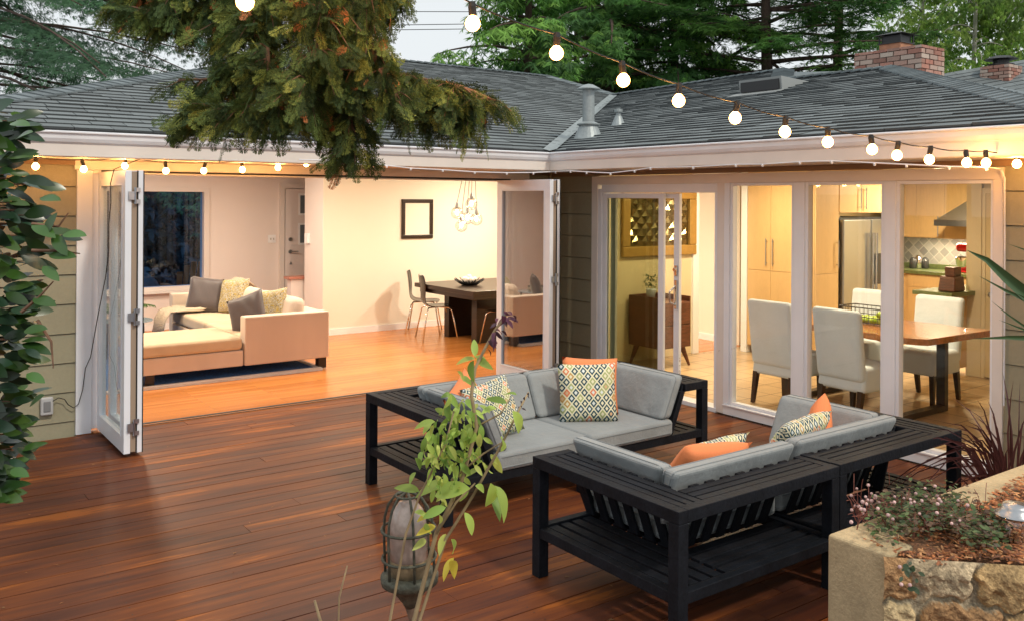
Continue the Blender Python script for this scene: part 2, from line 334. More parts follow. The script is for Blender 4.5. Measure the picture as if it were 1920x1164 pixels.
# ---- folding doors: two stacked leaves each side, perpendicular to the wall
def leaf(x,y0,y1,z0=.03,z1=2.085,t=.045,st=.085):
    m=MB(); m.box((x,y0,z0),(x+t,y0+st,z1)); m.box((x,y1-st,z0),(x+t,y1,z1)); m.box((x+.001,y0+st,z0),(x+t-.001,y1-st,z0+.115)); m.box((x+.001,y0+st,z1-.1),(x+t-.001,y1-st,z1))
    for a in (y0+st,y1-st-.012): m.box((x-.004,a,z0+.115),(x+t+.004,a+.012,z1-.1))
    m.box((x-.004,y0+st+.012,z0+.115),(x+t+.004,y1-st-.012,z0+.127)); m.box((x-.004,y0+st+.012,z1-.112),(x+t+.004,y1-st-.012,z1-.1))
    return m
M_alu=mat('white_door_paint',(.80,.85,.92),.35,noise=(3,.04))
def folding(xs,hx,gm_=None,name='folding_door'):
    body=MB()
    for x in xs:
        l=leaf(x,6.90,7.80); body.add(l.v,l.f)
    d=hp(body,name,M_alu,bevel=.003)
    sl=MB()
    for i in range(len(xs)-1): sl.box((xs[i]+.047,6.906,.04),(xs[i+1]-.002,6.93,2.075))
    sub(sl.build('seal',mat('tan_seal',(.35,.27,.20),.6)),d)
    ed=MB(); 
    for x in xs[1:]: ed.box((x-.001,6.897,.03),(x+.006,6.91,2.083))
    ed.box((xs[-1]+.040,6.897,.03),(xs[-1]+.0475,6.94,2.083)); sub(ed.build('gasket',M_rubber),d)
    for x in xs: sub(MB().box((x+.018,6.98,.14),(x+.026,7.72,1.99)).build('pane',gm_ or M_glass_g),d)
    for z in hx:
        for dx,dz in ((-.012,0),(.014,.05),(.014,-.05)): 
            pass
        xm=(xs[0]+.05+xs[1])/2
        hm=MB().box((xm-.045,6.885,z-.03),(xm-.004,6.898,z+.03)).box((xm+.004,6.885,z+.028),(xm+.035,6.897,z+.058)).box((xm+.004,6.885,z-.058),(xm+.035,6.897,z-.028))
        hm.tube([(xm,6.884,z-.06),(xm,6.884,z+.06)],.007,8)
        sub(hm.build('hinge',M_steel),d)
    return d
folding([1.575,1.66],[.22,1.02,1.90]); folding([5.505,5.59],[.22,1.10,1.90],M_glass_h)
# ---- kitchen window wall X=6.27, Y 2.93..7.10
zt=2.13
tr=MB().box((XR-.03,7.03,0),(XR+.05,7.12,zt)).box((XR-.03,2.93,2.045),(XR+.05,7.03,zt)).box((XR-.03,2.93,0),(XR+.05,3.00,2.045))
tr.box((XR-.028,5.34,0),(XR+.05,5.42,2.045))
hp(tr,'window_trim',M_trim,bevel=.003)
hp(MB().box((XR-.035,2.93,0),(XR+.06,5.335,.075)).box((XR-.05,3.0,.076),(XR+.05,5.335,.09)),'window_sill',M_white,bevel=.003)
for (a,b) in ((4.635,5.25),(3.83,4.475),(3.02,3.68)):
    f=MB(); x0,x1=XR-.015,XR+.045; s=.028
    f.box((x0,a-s,.091),(x1,a,2.044)).box((x0,b,.091),(x1,b+s,2.044)).box((x0+.001,a,.091),(x1-.001,b,.115)).box((x0+.001,a,2.02),(x1-.001,b,2.044))
    wn=hp(f,'window',M_white,bevel=.002); sub(MB().box((XR+.02,a-.002,.11),(XR+.026,b+.002,2.025)).build('pane',M_glass),wn)
mul_=MB()
for a,b in ((5.28,5.339),(4.504,4.606),(3.709,3.801),(3.001,2.991)): mul_.box((XR-.028,min(a,b),.091),(XR+.05,max(a,b),2.044))
hp(mul_,'mullion',M_white,bevel=.003)
# sliding door: fixed leaf 6.18..7.0, sliding leaf stacked, screen frame
fr=MB().box((XR-.02,6.975,.0),(XR+.1,7.028,2.0)).box((XR-.02,5.422,1.96),(XR+.1,6.975,2.043)).box((XR-.02,5.422,0.03),(XR+.09,5.455,1.96)).box((XR-.03,5.422,-.01),(XR+.12,7.028,.03))
sd=hp(fr,'sliding_door',M_white,bevel=.003)
def sash(x,y0,y1,st=.06,z0=.035,z1=1.955):
    m=MB().box((x,y0,z0),(x+.035,y0+st,z1)).box((x,y1-st,z0),(x+.035,y1,z1)).box((x+.001,y0+st,z0),(x+.034,y1-st,z0+.08)).box((x+.001,y0+st,z1-.05),(x+.034,y1-st,z1)); return m
sub(sash(XR-.012,6.10,6.97,.065).build('sash',M_white,bevel=.003),sd)
sub(sash(XR+.04,5.94,6.90,.07).build('sash',M_white,bevel=.003),sd)
sub(MB().box((XR+.004,6.16,.11),(XR+.009,6.91,1.91)).build('pane',glassmat('insect_screen',(.66,.68,.58),.6)),sd)
sub(MB().box((XR+.055,6.0,.11),(XR+.06,6.84,1.91)).build('pane',M_glass),sd)
hd=MB().box((XR+.02,5.955,.86),(XR+.039,5.985,1.13)); hd.tube([(XR+.03,5.97,.89),(XR-.02,6.0,.92),(XR-.025,6.0,1.02),(XR+.03,5.97,1.08)],.009); lk=MB().box((XR+.02,5.955,1.17),(XR+.039,5.985,1.27)).lathe([(.018,0),(.018,.03)],(XR+.0,5.97,1.23),12,M=Matrix.Rotation(R(90),4,'Y')); sub(lk.build('lock',M_chrome,bevel=.002),sd)
sub(hd.build('handle',M_chrome,bevel=.002),sd)
# ---- eaves: soffit, fascia, gutter
ex,ey,ez=5.72,7.18,2.367
hp(MB().box((-.2,ey+.06,2.18),(ex+.06,YL+.03,2.20)).box((ex+.06,1.3,2.18),(XR+.05,YL+.03,2.20)),'soffit',M_trim)
hp(MB().box((-.2,ey+.03,2.185),(ex+.03,ey+.058,2.33)).box((ex+.03,1.3,2.185),(ex+.058,ey+.058,2.33)),'fascia',M_trim,bevel=.002)
M_frz=mat('brown_frieze_paint',(.22,.14,.08),.6)
hp(MB().box((-.2,YL-.06,2.14),(1.40,YL-.005,2.179)),'frieze_board',M_frz)
hp(MB().box((5.94,YL-.04,2.15),(XR-.02,YL-.005,2.179)).box((XR-.045,1.3,2.135),(XR-.006,YL-.06,2.179)),'frieze_board',mat('brown_frieze_paint',(.22,.14,.08),.6))
# ogee gutter profile swept along L
prof=[(.03,-.13),(-.035,-.13),(-.045,-.12),(-.05,-.095),(-.075,-.07),(-.085,-.045),(-.085,-.012),(-.10,-.006),(-.10,.004),(-.09,.01),(-.075,.01),(-.075,-.01)]
gm=MB()
def gut(P0,P1,P2):
    n=len(prof); vs=[]
    for (px,py,kx,ky) in (P0,P1,P2):
        for a,b in prof: vs.append((px+kx*a,py+ky*a,ez-.008+b))
    fs=[]
    for s_ in range(2):
        for i in range(n-1): fs.append((s_*n+i,(s_+1)*n+i,(s_+1)*n+i+1,s_*n+i+1))
    gm.add(vs,fs)
# a negative goes outward: left wing outward is -Y, right wing outward is -X ; corner outward (-1,-1)... inner corner
gut((-.15,ey+.09,0,1),(ex+.09,ey+.09,1,1),(ex+.09,1.3,1,0))
go=hp(gm,'gutter',M_gutter); sm=go.modifiers.new('s','SOLIDIFY'); sm.thickness=.003
gd=MB()
gd0=MB().box((-.15,ey-.004,ez-.006),(ex+.0,ey+.075,ez-.003)).box((ex-.004,1.3,ez-.0061),(ex+.075,ey+.07,ez-.0031)); hp(gd0,'gutter_cover',M_gutter)
for i in range(int((ex+.1)/.035)): gd.box((-.1+i*.035,ey+.008,ez-.002),(-.1+i*.035+.018,ey+.03,ez+.0))
hp(gd,'gutter_guard',mat('dark_gutter_mesh',(.25,.26,.28),.4)); gd=MB()
for i in range(int(5.5/.035)): gd.box((ex+.008,1.5+i*.035,ez-.002),(ex+.03,1.5+i*.035+.018,ez+.0))
hp(gd,'gutter_guard',mat('dark_gutter_mesh',(.25,.26,.28),.4))
# downspout at right
hp(MB().tube([(ex+.02,2.36,ez-.14),(ex+.03,2.38,2.0),(XR-.1,2.62,1.86),(XR-.06,2.66,1.78),(XR-.06,2.66,-.2)],.042,12),'downspout',M_gutter,smooth=True)
# ---- roofs with shingles
m1,m2=.30,.268
def inter(poly,s):
    xs=[]; n=len(poly)
    for i in range(n):
        (a,b),(c,d)=poly[i],poly[(i+1)%n]
        if (b<=s<d) or (d<=s<b): xs.append(a+(c-a)*(s-b)/(d-b))
    xs.sort(); return list(zip(xs[::2],xs[1::2]))
SHC=(.165,.190,.198)
def shingles(mb,O,U,S,N_,poly,exp=.145,wt=.305):
    O,U,S,N_=map(Vector,(O,U,S,N_)); smax=max(p[1] for p in poly); s=min(p[1] for p in poly)+.002; k=0
    while s<smax:
        for (a,b) in inter(poly,s+.03):
            x=a-random.uniform(0,wt)
            while x<b:
                ww=wt*random.uniform(.8,1.2); x0,x1=max(x,a),min(x+ww-.006,b)
                if x1-x0>.02:
                    t=.015+random.uniform(-.003,.006); ds=random.uniform(-.006,.006)
                    P=lambda q,ss,h: O+U*q+S*ss+N_*h
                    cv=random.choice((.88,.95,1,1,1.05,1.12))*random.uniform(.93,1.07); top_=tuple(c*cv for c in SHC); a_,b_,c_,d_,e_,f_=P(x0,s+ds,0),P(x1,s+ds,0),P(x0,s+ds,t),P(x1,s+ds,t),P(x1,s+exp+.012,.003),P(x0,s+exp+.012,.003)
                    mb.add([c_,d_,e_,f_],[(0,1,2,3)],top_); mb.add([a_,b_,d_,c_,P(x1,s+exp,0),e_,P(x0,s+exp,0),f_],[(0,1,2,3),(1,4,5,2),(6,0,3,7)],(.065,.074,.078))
                x+=ww
        s+=exp; k+=1
M_sh=mat('grey_asphalt_shingle',(1,1,1),.9,attr=True,noise=[(1.0,.12),(160,.18)],bump=(200,.4,.003))
M_shc=mat('hip_cap_shingle',(.155,.185,.198),.9,island=.2,noise=[(1.2,.10),(160,.18)])
def slope(O,U,S2,m,poly2):  # O origin on eave, U dir along eave, S2 horizontal upslope dir; poly in (u, horizontal dist)
    k=math.sqrt(1+m*m); S=(Vector(S2)+Vector((0,0,m)))/k; Nn=Vector(U).cross(S).normalized()
    if Nn.z<0: Nn=-Nn
    poly=[(a,max(b,.055)*k if b<.01 else b*k) for a,b in poly2]
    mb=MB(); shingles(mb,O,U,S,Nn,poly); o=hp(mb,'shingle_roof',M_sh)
    base=MB().poly([Vector(O)+Vector(U)*a+S*b-Nn*.004 for a,b in poly],.018,(0,0,-1)); b=base.build('roof_deck',mat('roof_underlay',(.05,.052,.055),.9)); sub(b,o); return o
# slope 1 over the living room: u = X, dist = Y-ey
vd=.893 # valley dY/dX
A=(5.72,0); V=(10.7,4.44)
slope((0,ey,ez),(1,0,0),(0,1,0),m1,[(-.02,0),(5.72,0),V,(10.45,6.05),(5.98,6.02)])
# slope 2 over kitchen: u = along -Y from ey, dist = X-ex  (U=(0,-1,0))
slope((ex,ey,ez),(0,-1,0),(1,0,0),m2,[(0,0),(5.05,0),(1.33,4.03),(-.3,4.13),(-1.3,5.55),(-4.44,4.98)])
# hip end of wing 2 and backs
hz=ez+m2*4.03
hp(MB().poly([(ex,2.13,ez),(9.75,5.85,hz),(13.8,2.13,ez)],.05),'shingle_roof',M_shc)
hp(MB().poly([(9.75,5.85,hz),(9.85,7.48,hz+.03),(11.27,8.5,hz+.40),(10.7,11.62,ez+1.33),(14.5,11.62,ez+.5),(14.5,2.13,ez)],.03),'shingle_roof',M_shc)
hp(MB().poly([(5.98,13.2,ez+1.8),(10.45,13.23,ez+1.81),(11.5,14.5,ez+.6),(5.0,14.5,ez+.6)],.03),'shingle_roof',M_shc)
hp(MB().poly([(-.02,7.18,ez),(5.98,13.2,ez+1.8),(5.0,14.5,ez+.6),(-.02,14.5,ez)],.03),'shingle_roof',M_shc)
hp(MB().poly([(10.45,13.23,ez+1.81),(10.7,11.62,ez+1.33),(14.5,11.62,ez+.5),(14.5,16,ez)],.03),'shingle_roof',M_shc)
# hip / ridge caps
def caps(P,Q,w=.15,exp=.14,up=.018):
    P=Vector(P);Q=Vector(Q);d=(Q-P);L=d.length;d.normalize();sd_=d.cross(Vector((0,0,1))).normalized();n=sd_.cross(d); mb=MB(); s=0
    while s<L:
        e=min(s+exp+.03,L); jj=random.uniform(-.004,.004)
        for sg in (1,-1):
            a=P+d*s;b=P+d*e; dr=-.35*w
            v=[a+n*(up+.02),b+n*(up+.004),b+sd_*sg*w+n*(dr*.55+up+.004),a+sd_*sg*(w+jj)+n*(dr*.55+up+.018)]
            v2=[p-n*.016 for p in v]
            mb.hexa(v2,v) if sg<0 else mb.hexa([v2[0],v2[3],v2[2],v2[1]],[v[0],v[3],v[2],v[1]])
        s+=exp
    return mb
for P,Q in (((-.02,7.18,ez),(5.98,13.2,ez+1.806)),((5.98,13.2,ez+1.806),(10.45,13.23,ez+1.815)),((10.7,11.62,ez+1.34),(10.45,13.23,ez+1.82)),((ex+.02,2.15,ez),(9.75,5.85,hz)),((9.75,5.85,hz),(9.85,7.48,hz+.03)),((9.85,7.48,hz+.03),(11.27,8.5,hz+.41)),((11.27,8.5,hz+.41),(10.7,11.62,ez+1.34))):
    hp(caps(P,Q),'ridge_cap',M_shc)
# valley flashing
Pv=Vector((ex,ey,ez)); Qv=Vector((10.6,7.18+4.35,ez+m1*4.35)); d=(Qv-Pv).normalized(); a1=Vector((-.035,.055,.0165)); a2=Vector((.055,-.035,.0147))
fl=MB().add([Pv+Vector((0,0,.018)),Qv+Vector((0,0,.02)),Qv+a1*1.1+Vector((0,0,.02)),Pv+a1*1.1+Vector((0,0,.02)),Qv+a2*1.1+Vector((0,0,.02)),Pv+a2*1.1+Vector((0,0,.02))],[(0,1,2,3),(1,0,5,4)])
hp(fl,'valley_flashing',mat('galvanized_steel',(.32,.36,.37),.5,metal=.35,noise=[(6,.12),(40,.08)]))
M_galv=MATS['galvanized_steel']
# vent pipe with storm cap: on slope2 near valley
def zr2(x): return ez+m2*(x-ex)
vb=ond(1099,262,10.35); vx,vy=vb.x,vb.y
vx,vy=6.52,7.50
zb=zr2(vx)+.0
vp=MB().lathe([(.165,-.03),(.105,.11),(.10,.135)],(vx,vy,zb),24).lathe([(.125,.125),(.128,.138),(.068,.165)],(vx,vy,zb),24).lathe([(.066,.13),(.066,.54)],(vx,vy,zb),24).lathe([(.128,.52),(.128,.53),(.05,.572),(.01,.58)],(vx,vy,zb),24)
vo=hp(vp,'roof_vent_pipe',M_galv); 
sv=Vector((7.19,7.74,zr2(7.19))); hp(MB().lathe([(.09,-.02),(.04,.10),(.03,.11),(.03,.15),(.05,.15),(.05,.18),(.01,.19)],sv,14),'roof_vent',M_galv)
# box vents
def boxvent(c,w_,dp,hh):
    c=Vector(c); mb=MB(); x,y,z=c
    mb.hexa([(x,y-w_/2,z-.02),(x+dp,y-w_/2,z+dp*m2-.02),(x+dp,y+w_/2,z+dp*m2-.02),(x,y+w_/2,z-.02)],[(x-.03,y-w_/2,z+hh),(x+dp,y-w_/2,z+dp*m2+.01),(x+dp,y+w_/2,z+dp*m2+.01),(x-.03,y+w_/2,z+hh)])
    o=hp(mb,'attic_vent',mat('grey_vent_metal',(.30,.32,.32),.5)); q=MB().box((x-.036,y-w_/2+.03,z+.02),(x-.016,y+w_/2-.03,z+hh-.03)).build('louvre',M_dark); sub(q,o)
    sub(MB().hexa([(x-.2,y-w_/2-.05,zr2(x-.2)+.012),(x+.0,y-w_/2-.05,zr2(x)+.012),(x,y+w_/2+.05,zr2(x)+.012),(x-.2,y+w_/2+.05,zr2(x-.2)+.012)],[(x-.2,y-w_/2-.05,zr2(x-.2)+.018),(x+.0,y-w_/2-.05,zr2(x)+.018),(x,y+w_/2+.05,zr2(x)+.018),(x-.2,y+w_/2+.05,zr2(x-.2)+.018)]).build('flashing',MATS['grey_vent_metal']),o)
boxvent((8.75,6.93,zr2(8.75)),.62,.5,.17)
boxvent((9.3,3.05,zr2(9.3)-.75),.5,.5,.18)
# brick chimneys
def brickmat():
    return mat('old_red_brick',(.36,.16,.12),.9,island=.35,hue=(.55,.45,.38),noise=[(25,.2)],bump=(60,.5,.006))
def bricks(x0,x1,y0,y1,z0,z1):
    mb=MB(); z=z0; k=0
    while z<z1-.02:
        off=0 if k%2 else .11
        for axis in (0,1):
            lo,hi=(x0,x1) if axis==0 else (y0,y1)
            p=lo-off if axis==0 else lo-.11+off
            while p<hi-.01:
                a,b=max(p,lo),min(p+.21,hi)
                if b-a>.03:
                    j=random.uniform(-.004,.004); zz=min(z+.062,z1)
                    if axis==0: mb.box((a,y0-.006+j,z),(b-.010,y0+.08,zz)); mb.box((a,y1-.08,z),(b-.01,y1+.006+j,zz))
                    else: mb.box((x0-.008+j,a,z),(x0+.075,b-.010,zz)); mb.box((x1-.075,a,z),(x1+.008+j,b-.01,zz))
                p+=.22
        z+=.074; k+=1
    return mb
chx,chy,chd=11.35,5.05,1.25
ca=ond(1728,84,12.9); cb_=onx(1603,103,ca.x)
cx0,cy0=ca.x,ca.y; cy1=cb_.y; cz1=ca.z
ch=hp(bricks(cx0,cx0+.62,cy0,cy1,cz1-1.0,cz1),'chimney',brickmat())
sub(MB().box((cx0+.02,cy0+.02,2.2),(cx0+.6,cy1-.02,cz1-.005)).build('mortar',mat('old_mortar',(.35,.31,.28),.95)),ch)
fy=(cy0+cy1)/2+.03
sub(MB().box((cx0+.12,fy-.17,cz1),(cx0+.46,fy+.17,cz1+.10)).build('flue',mat('clay_flue',(.45,.22,.13),.85,noise=(10,.2))),ch)
cp=MB().box((cx0+.10,fy-.19,cz1+.10),(cx0+.48,fy+.19,cz1+.115)); 
for a,b in ((.12,-.17),(.46,-.17),(.12,.17),(.46,.17)): cp.box((cx0+a-.008,fy+b-.008,cz1+.11),(cx0+a+.008,fy+b+.008,cz1+.24))
cp.hexa([(cx0+.06,fy-.24,cz1+.235),(cx0+.52,fy-.24,cz1+.235),(cx0+.52,fy+.24,cz1+.235),(cx0+.06,fy+.24,cz1+.235)],[(cx0+.22,fy-.1,cz1+.285),(cx0+.36,fy-.1,cz1+.285),(cx0+.36,fy+.1,cz1+.285),(cx0+.22,fy+.1,cz1+.285)])
cp.box((cx0+.15,fy-.15,cz1+.115),(cx0+.43,fy+.15,cz1+.225))
sub(cp.build('chimney_cap',M_dark),ch)
# neighbour roof far right with small chimney
NH=thing('neighbour_house','neighbouring house behind the brick chimney, weathered grey shingle roof showing','house',(24,9,-.4))
p1=ond(1725,150,20); p2=ond(1990,105,20)
q1=ond(1700,330,15); q2=ond(2200,330,15)
nb=MB(); Uv=(p2-p1); Uv.z=0; Ln=Uv.length; Uv.normalize(); 
Sv=(p1-q1); Sv=Sv-Uv*Sv.dot(Uv); Sl=Sv.length; Sv.normalize(); Nv=Uv.cross(Sv); Nv=Nv if Nv.z>0 else -Nv
tilt=(p2.z-p1.z)/Ln
shingles(nb,p1-Sv*Sl*1.0,Uv+Vector((0,0,tilt)),Sv,Nv,[(-1,0),(Ln+2,0),(Ln+2,Sl),(-1,Sl)],exp=.2,wt=.4)
o=nb.build('shingle_roof',mat('brown_grey_shingle',(1,1,1),.95,attr=True,noise=(3,.12))); o.parent=NH; o.matrix_parent_inverse=Matrix.Translation((-24,-9,.4))
b0=p1-Sv*Sl; nbw=MB().poly([(b0.x,b0.y,-.4),(b0.x+Uv.x*9,b0.y+Uv.y*9,-.4),(b0.x+Uv.x*9,b0.y+Uv.y*9,b0.z),(b0.x,b0.y,b0.z)],.2,tuple(Vector((-Uv.y,Uv.x,0)))); o=nbw.build('wall',M_siding); o.parent=NH; o.matrix_parent_inverse=Matrix.Translation((-24,-9,.4))
nc=ond(1877,124,19.5); nm=bricks(nc.x-.3,nc.x+.3,nc.y-.3,nc.y+.3,nc.z-.6,nc.z); o=nm.build('chimney',brickmat()); o.parent=NH; o.matrix_parent_inverse=Matrix.Translation((-24,-9,.4))
cm=MB().lathe([(.26,0),(.26,.03),(.16,.04),(.16,.12),(.34,.13),(.20,.20),(.05,.21)],nc,16); sub(cm.build('chimney_cap',M_dark),o); 

# ---- far window, front door (parts of the house)
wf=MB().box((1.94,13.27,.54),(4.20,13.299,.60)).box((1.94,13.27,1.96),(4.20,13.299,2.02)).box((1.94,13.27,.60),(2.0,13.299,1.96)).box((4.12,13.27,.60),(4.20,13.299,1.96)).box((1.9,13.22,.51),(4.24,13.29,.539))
fwn=hp(wf,'window',mat('lilac_trim_paint',(.74,.68,.66),.5),bevel=.003); sub(MB().box((2.0,13.36,.6),(4.12,13.37,1.96)).build('pane',glassmat('dusk_tinted_glass',(.52,.72,.96),1.0)),fwn)  # blue of the dusk light is put into the pane tint
fd=hp(MB().box((5.36,13.262,.01),(6.22,13.298,2.02)),'front_door',mat('lilac_door_paint',(.74,.68,.68),.4),bevel=.002)
sub(MB().box((5.27,13.25,0),(5.345,13.297,2.03)).box((6.24,13.25,0),(6.32,13.297,2.03)).box((5.27,13.25,2.03),(6.32,13.297,2.10)).build('casing',MATS['lilac_trim_paint']),fd)
for z in (.98,1.44): 
    pn=MB().box((5.60,13.252,z+.20),(5.76,13.263,z+.48)); sub(pn.build('door_pane',mat('dusk_grey_pane',(.12,.15,.18),.15)),fd)
    sub(MB().box((5.57,13.256,z+.17),(5.79,13.2615,z+.20)).box((5.57,13.256,z+.48),(5.79,13.2615,z+.51)).box((5.57,13.256,z+.20),(5.60,13.2615,z+.48)).box((5.76,13.256,z+.20),(5.79,13.2615,z+.48)).build('pane_frame',M_white),fd)
hh=MB().lathe([(.03,0),(.03,.015)],(5.44,13.262,1.05),14,M=Matrix.Rotation(R(90),4,'X')).tube([(5.44,13.23,1.05),(5.44,13.21,1.05),(5.55,13.20,1.05)],.01).lathe([(.028,0),(.028,.02)],(5.44,13.262,1.24),14,M=Matrix.Rotation(R(90),4,'X'))
hh.add([(5.425,13.255,.85),(5.475,13.255,.85),(5.45,13.255,.90)],[(0,1,2)])
sub(hh.build('handle',M_steel),fd)
sw=hp(MB().box((5.10,13.286,1.19),(5.22,13.299,1.31)),'switch_plate',M_white,bevel=.003); sub(MB().box((5.13,13.278,1.235),(5.145,13.286,1.265)).build('toggle',mat('switch_grey',(.45,.43,.4),.4)),sw); sub(MB().box((5.175,13.278,1.235),(5.19,13.286,1.265)).build('toggle',MATS['switch_grey']),sw)
ths=hp(MB().box((5.14,11.90,1.24),(5.176,12.02,1.38)),'thermostat',M_white,bevel=.006)
hp(MB().box((5.02,12.2,0),(6.6,12.34,.72)),'half_wall',M_wallpink); hp(MB().box((4.98,12.17,.72),(6.6,12.37,.755)),'ledge',mat('pink_ledge',(.45,.19,.14),.4))
# electrical outlet on siding with cord
op=onz(88,760,0); oc=ony(87,760,YL-.02)
ol=thing('outdoor_outlet','grey weatherproof electrical outlet on olive siding below the camellia','outlet',(oc.x,oc.y,oc.z))
MB().box((-.045,-.035,-.07),(.045,.005,.07)).build('cover',mat('grey_plastic',(.45,.46,.47),.4),ol,bevel=.012,seg=3); MB().box((-.025,-.042,-.04),(.025,-.0355,.04)).build('socket_face',mat('grey_dark_plastic',(.2,.21,.22),.3),ol,bevel=.004)

# ================================================================ LIVING ROOM
def ceiling_light(x,y,z,p,r=.09,label='',colr=(1,.85,.64)):
    t=thing('ceiling_light',label,'ceiling light',(x,y,z),group='recessed ceiling lights inside the house')
    MB().lathe([(r+.02,-.012),(r+.02,0)],(0,0,0),24).build('rim',M_white,t)
    MB().lathe([(r,-.018),(r,-.0125)],(0,0,0),24).build('diffuser',mat('lit_diffuser',(1,.9,.7),.5,emit=((1,.82,.58),8)),t)
    l=bpy.data.lights.new('lamp','AREA'); l.shape='DISK'; l.size=r*2; l.energy=p; l.color=colr; lo=bpy.data.objects.new('lamp_light',l); COL.objects.link(lo); lo.parent=t; lo.location=(0,0,-.03)
for i,(x,y) in enumerate([(2.2,9.6),(4.6,9.6),(7.2,9.4),(2.4,11.6),(3.9,11.2),(7.6,10.2)]):
    ceiling_light(x,y,2.46,(52,58,60,44,32,50)[i],label='round recessed ceiling light over '+('the chaise of the indoor sofa','open oak floor beside the sofa','the open floor before the dark dining table','the sofa near the dark window','the front door','the dark dining table')[i])
# sofa: base, back along X=4.2, near arm panel Y 9.3, chaise to left
S=thing('sectional_sofa','peach suede sectional sofa with chaise and throw pillows in the living room','sofa',(3.6,10.5,0))
def sp(mb,name,m,par=S,off=(-3.6,-10.5,0),**k):
    o=mb.build(name,m,**k); o.parent=par; o.matrix_parent_inverse=Matrix.Translation(off); return o
sp(MB().box((2.27,9.28,.125),(3.30,10.15,.29)).box((3.30,9.40,.125),(4.05,11.95,.27)),'base',M_suede,bevel=.012)
sp(MB().box((3.31,9.26,.125),(4.26,9.42,.635)),'arm',M_suede,bevel=.015,seg=3)
sp(MB().box((3.31,11.95,.11),(4.26,12.1,.635)),'arm',M_suede,bevel=.015,seg=3)
sp(MB().box((4.06,9.42,.11),(4.26,11.95,.625)),'backrest',M_suede,bevel=.02,seg=3)
def soft(a,b,bev=.04): return MB().box(a,b)
for (a,b) in (((2.25,9.27,.295),(3.29,10.17,.43)),((3.30,9.43,.28),(4.0,10.6,.43)),((3.30,10.61,.28),(4.0,11.93,.43))):
    sp(MB().box(a,b),'seat_cushion',M_seat,bevel=.04,seg=4)
for (y0,y1) in ((9.5,10.7),(10.72,11.9)):
    mb=MB().hexa([(3.85,y0,.43),(4.07,y0,.43),(4.07,y1,.43),(3.85,y1,.43)],[(3.97,y0+.04,.77),(4.12,y0+.04,.75),(4.12,y1-.04,.75),(3.97,y1-.04,.77)])
    sp(mb,'back_cushion',M_suede,bevel=.07,seg=5)
for x,y in ((2.36,9.34),(4.19,9.32),(4.19,12.02),(2.36,10.08)): sp(MB().box((x-.045,y-.045,.012),(x+.045,y+.045,.127)),'leg',M_espresso)
rug=MB(); rug.box((1.3,9.27,.001),(4.10,12.6,.022)); rg=rug.build('area_rug',mat('blue_shag',(.035,.15,.42),.95,noise=(40,.5),bump=(120,1,.02)))
tag(rg,'blue shag rug with white border under the peach sectional sofa','rug')
MB().box((1.28,9.20,.0015),(4.10,9.269,.030)).box((4.101,9.20,.0015),(4.16,12.6,.028)).build('border',mat('white_shag',(.7,.68,.66),.95,bump=(120,1,.02)),rg)

def pillow_mb(w_=.45,h_=.45,t=.14,n=14,pinch=.06):
    V=[];Fc=[]
    for side in (1,-1):
        for j in range(n+1):
            for i in range(n+1):
                x=-1+2*i/n; y=-1+2*j/n
                e=(1-x**4)*(1-y**4); z=side*t/2*(max(e,0)**.55)
                px=x*(1-pinch*(1-y*y)*1.0)*(w_/2); py=y*(1-pinch*(1-x*x))*(h_/2)
                V.append((px,py,z+.004*math.sin(9*x+5*y)*max(e,0)))
    o=(n+1)**2
    for j in range(n):
        for i in range(n):
            a=j*(n+1)+i; Fc.append((a,a+1,a+n+2,a+n+1)); Fc.append((o+a,o+a+n+1,o+a+n+2,o+a+1))
    m=MB(); m.add(V,Fc); 
    return m
def pillow(label,m,c,face,roll=0,size=.45,t=.15,cat='pillow',group=None,lean=0):
    """centre c, face = outward normal, roll rotates about the normal"""
    n=Vector(face).normalized(); upv=Vector((0,0,1)); x=upv.cross(n)
    if x.length<.05: x=Vector((1,0,0))
    x.normalize(); y=n.cross(x); Mx=Matrix((x,y,n)).transposed().to_4x4()@Matrix.Rotation(R(roll),4,'Z')
    o=pillow_mb(size,size,t).build('throw_pillow',m,smooth=True); o.matrix_world=Matrix.Translation(c)@Mx
    wd=o.modifiers.new('w','WELD'); wd.merge_threshold=.0008
    return tag(o,label,cat,group)
M_pgrey=mat('grey_silk',(.075,.06,.064),.5,bump=(12,.3,.01),sheen=.3)
def floralmat():
    m=bpy.data.materials.new('floral_fabric'); m.use_nodes=True; t=m.node_tree;N=t.nodes;L=t.links;b=N['Principled BSDF'];tc=N.new('ShaderNodeTexCoord')
    n=N.new('ShaderNodeTexNoise'); n.inputs['Scale'].default_value=14; n.inputs['Distortion'].default_value=2.5; L.new(tc.outputs['Object'],n.inputs[0]); cr=N.new('ShaderNodeValToRGB'); cr.color_ramp.interpolation='CONSTANT'
    e=cr.color_ramp.elements; e[0].color=(.5,.46,.36,1); e[1].position=.5; e[1].color=(.5,.36,.05,1)
    for p,c in ((.43,(.09,.07,.05)),(.46,(.5,.46,.36)),(.56,(.12,.12,.10)),(.60,(.5,.46,.36))): q=cr.color_ramp.elements.new(p); q.color=(*c,1)
    L.new(n.outputs[0],cr.inputs[0]); L.new(cr.outputs[0],b.inputs['Base Color']); b.inputs['Roughness'].default_value=.9; return m
M_flor=floralmat()
pillow('charcoal silk throw pillow leaning upright at the far end of the peach sofa',M_pgrey,(3.62,11.55,.64),(-.35,-.9,.35),roll=-8,size=.46)
pillow('yellow floral throw pillow behind the far charcoal pillow',M_flor,(3.87,11.25,.64),(-.9,-.5,.3),roll=4,size=.44)
pillow('charcoal silk throw pillow in the near corner of the chaise',M_pgrey,(3.50,9.72,.60),(-.75,-.55,.25),roll=22,size=.46)
pillow('yellow floral throw pillow between charcoal pillow and sofa arm',M_flor,(3.85,9.95,.62),(-.9,-.5,.3),roll=10,size=.44)
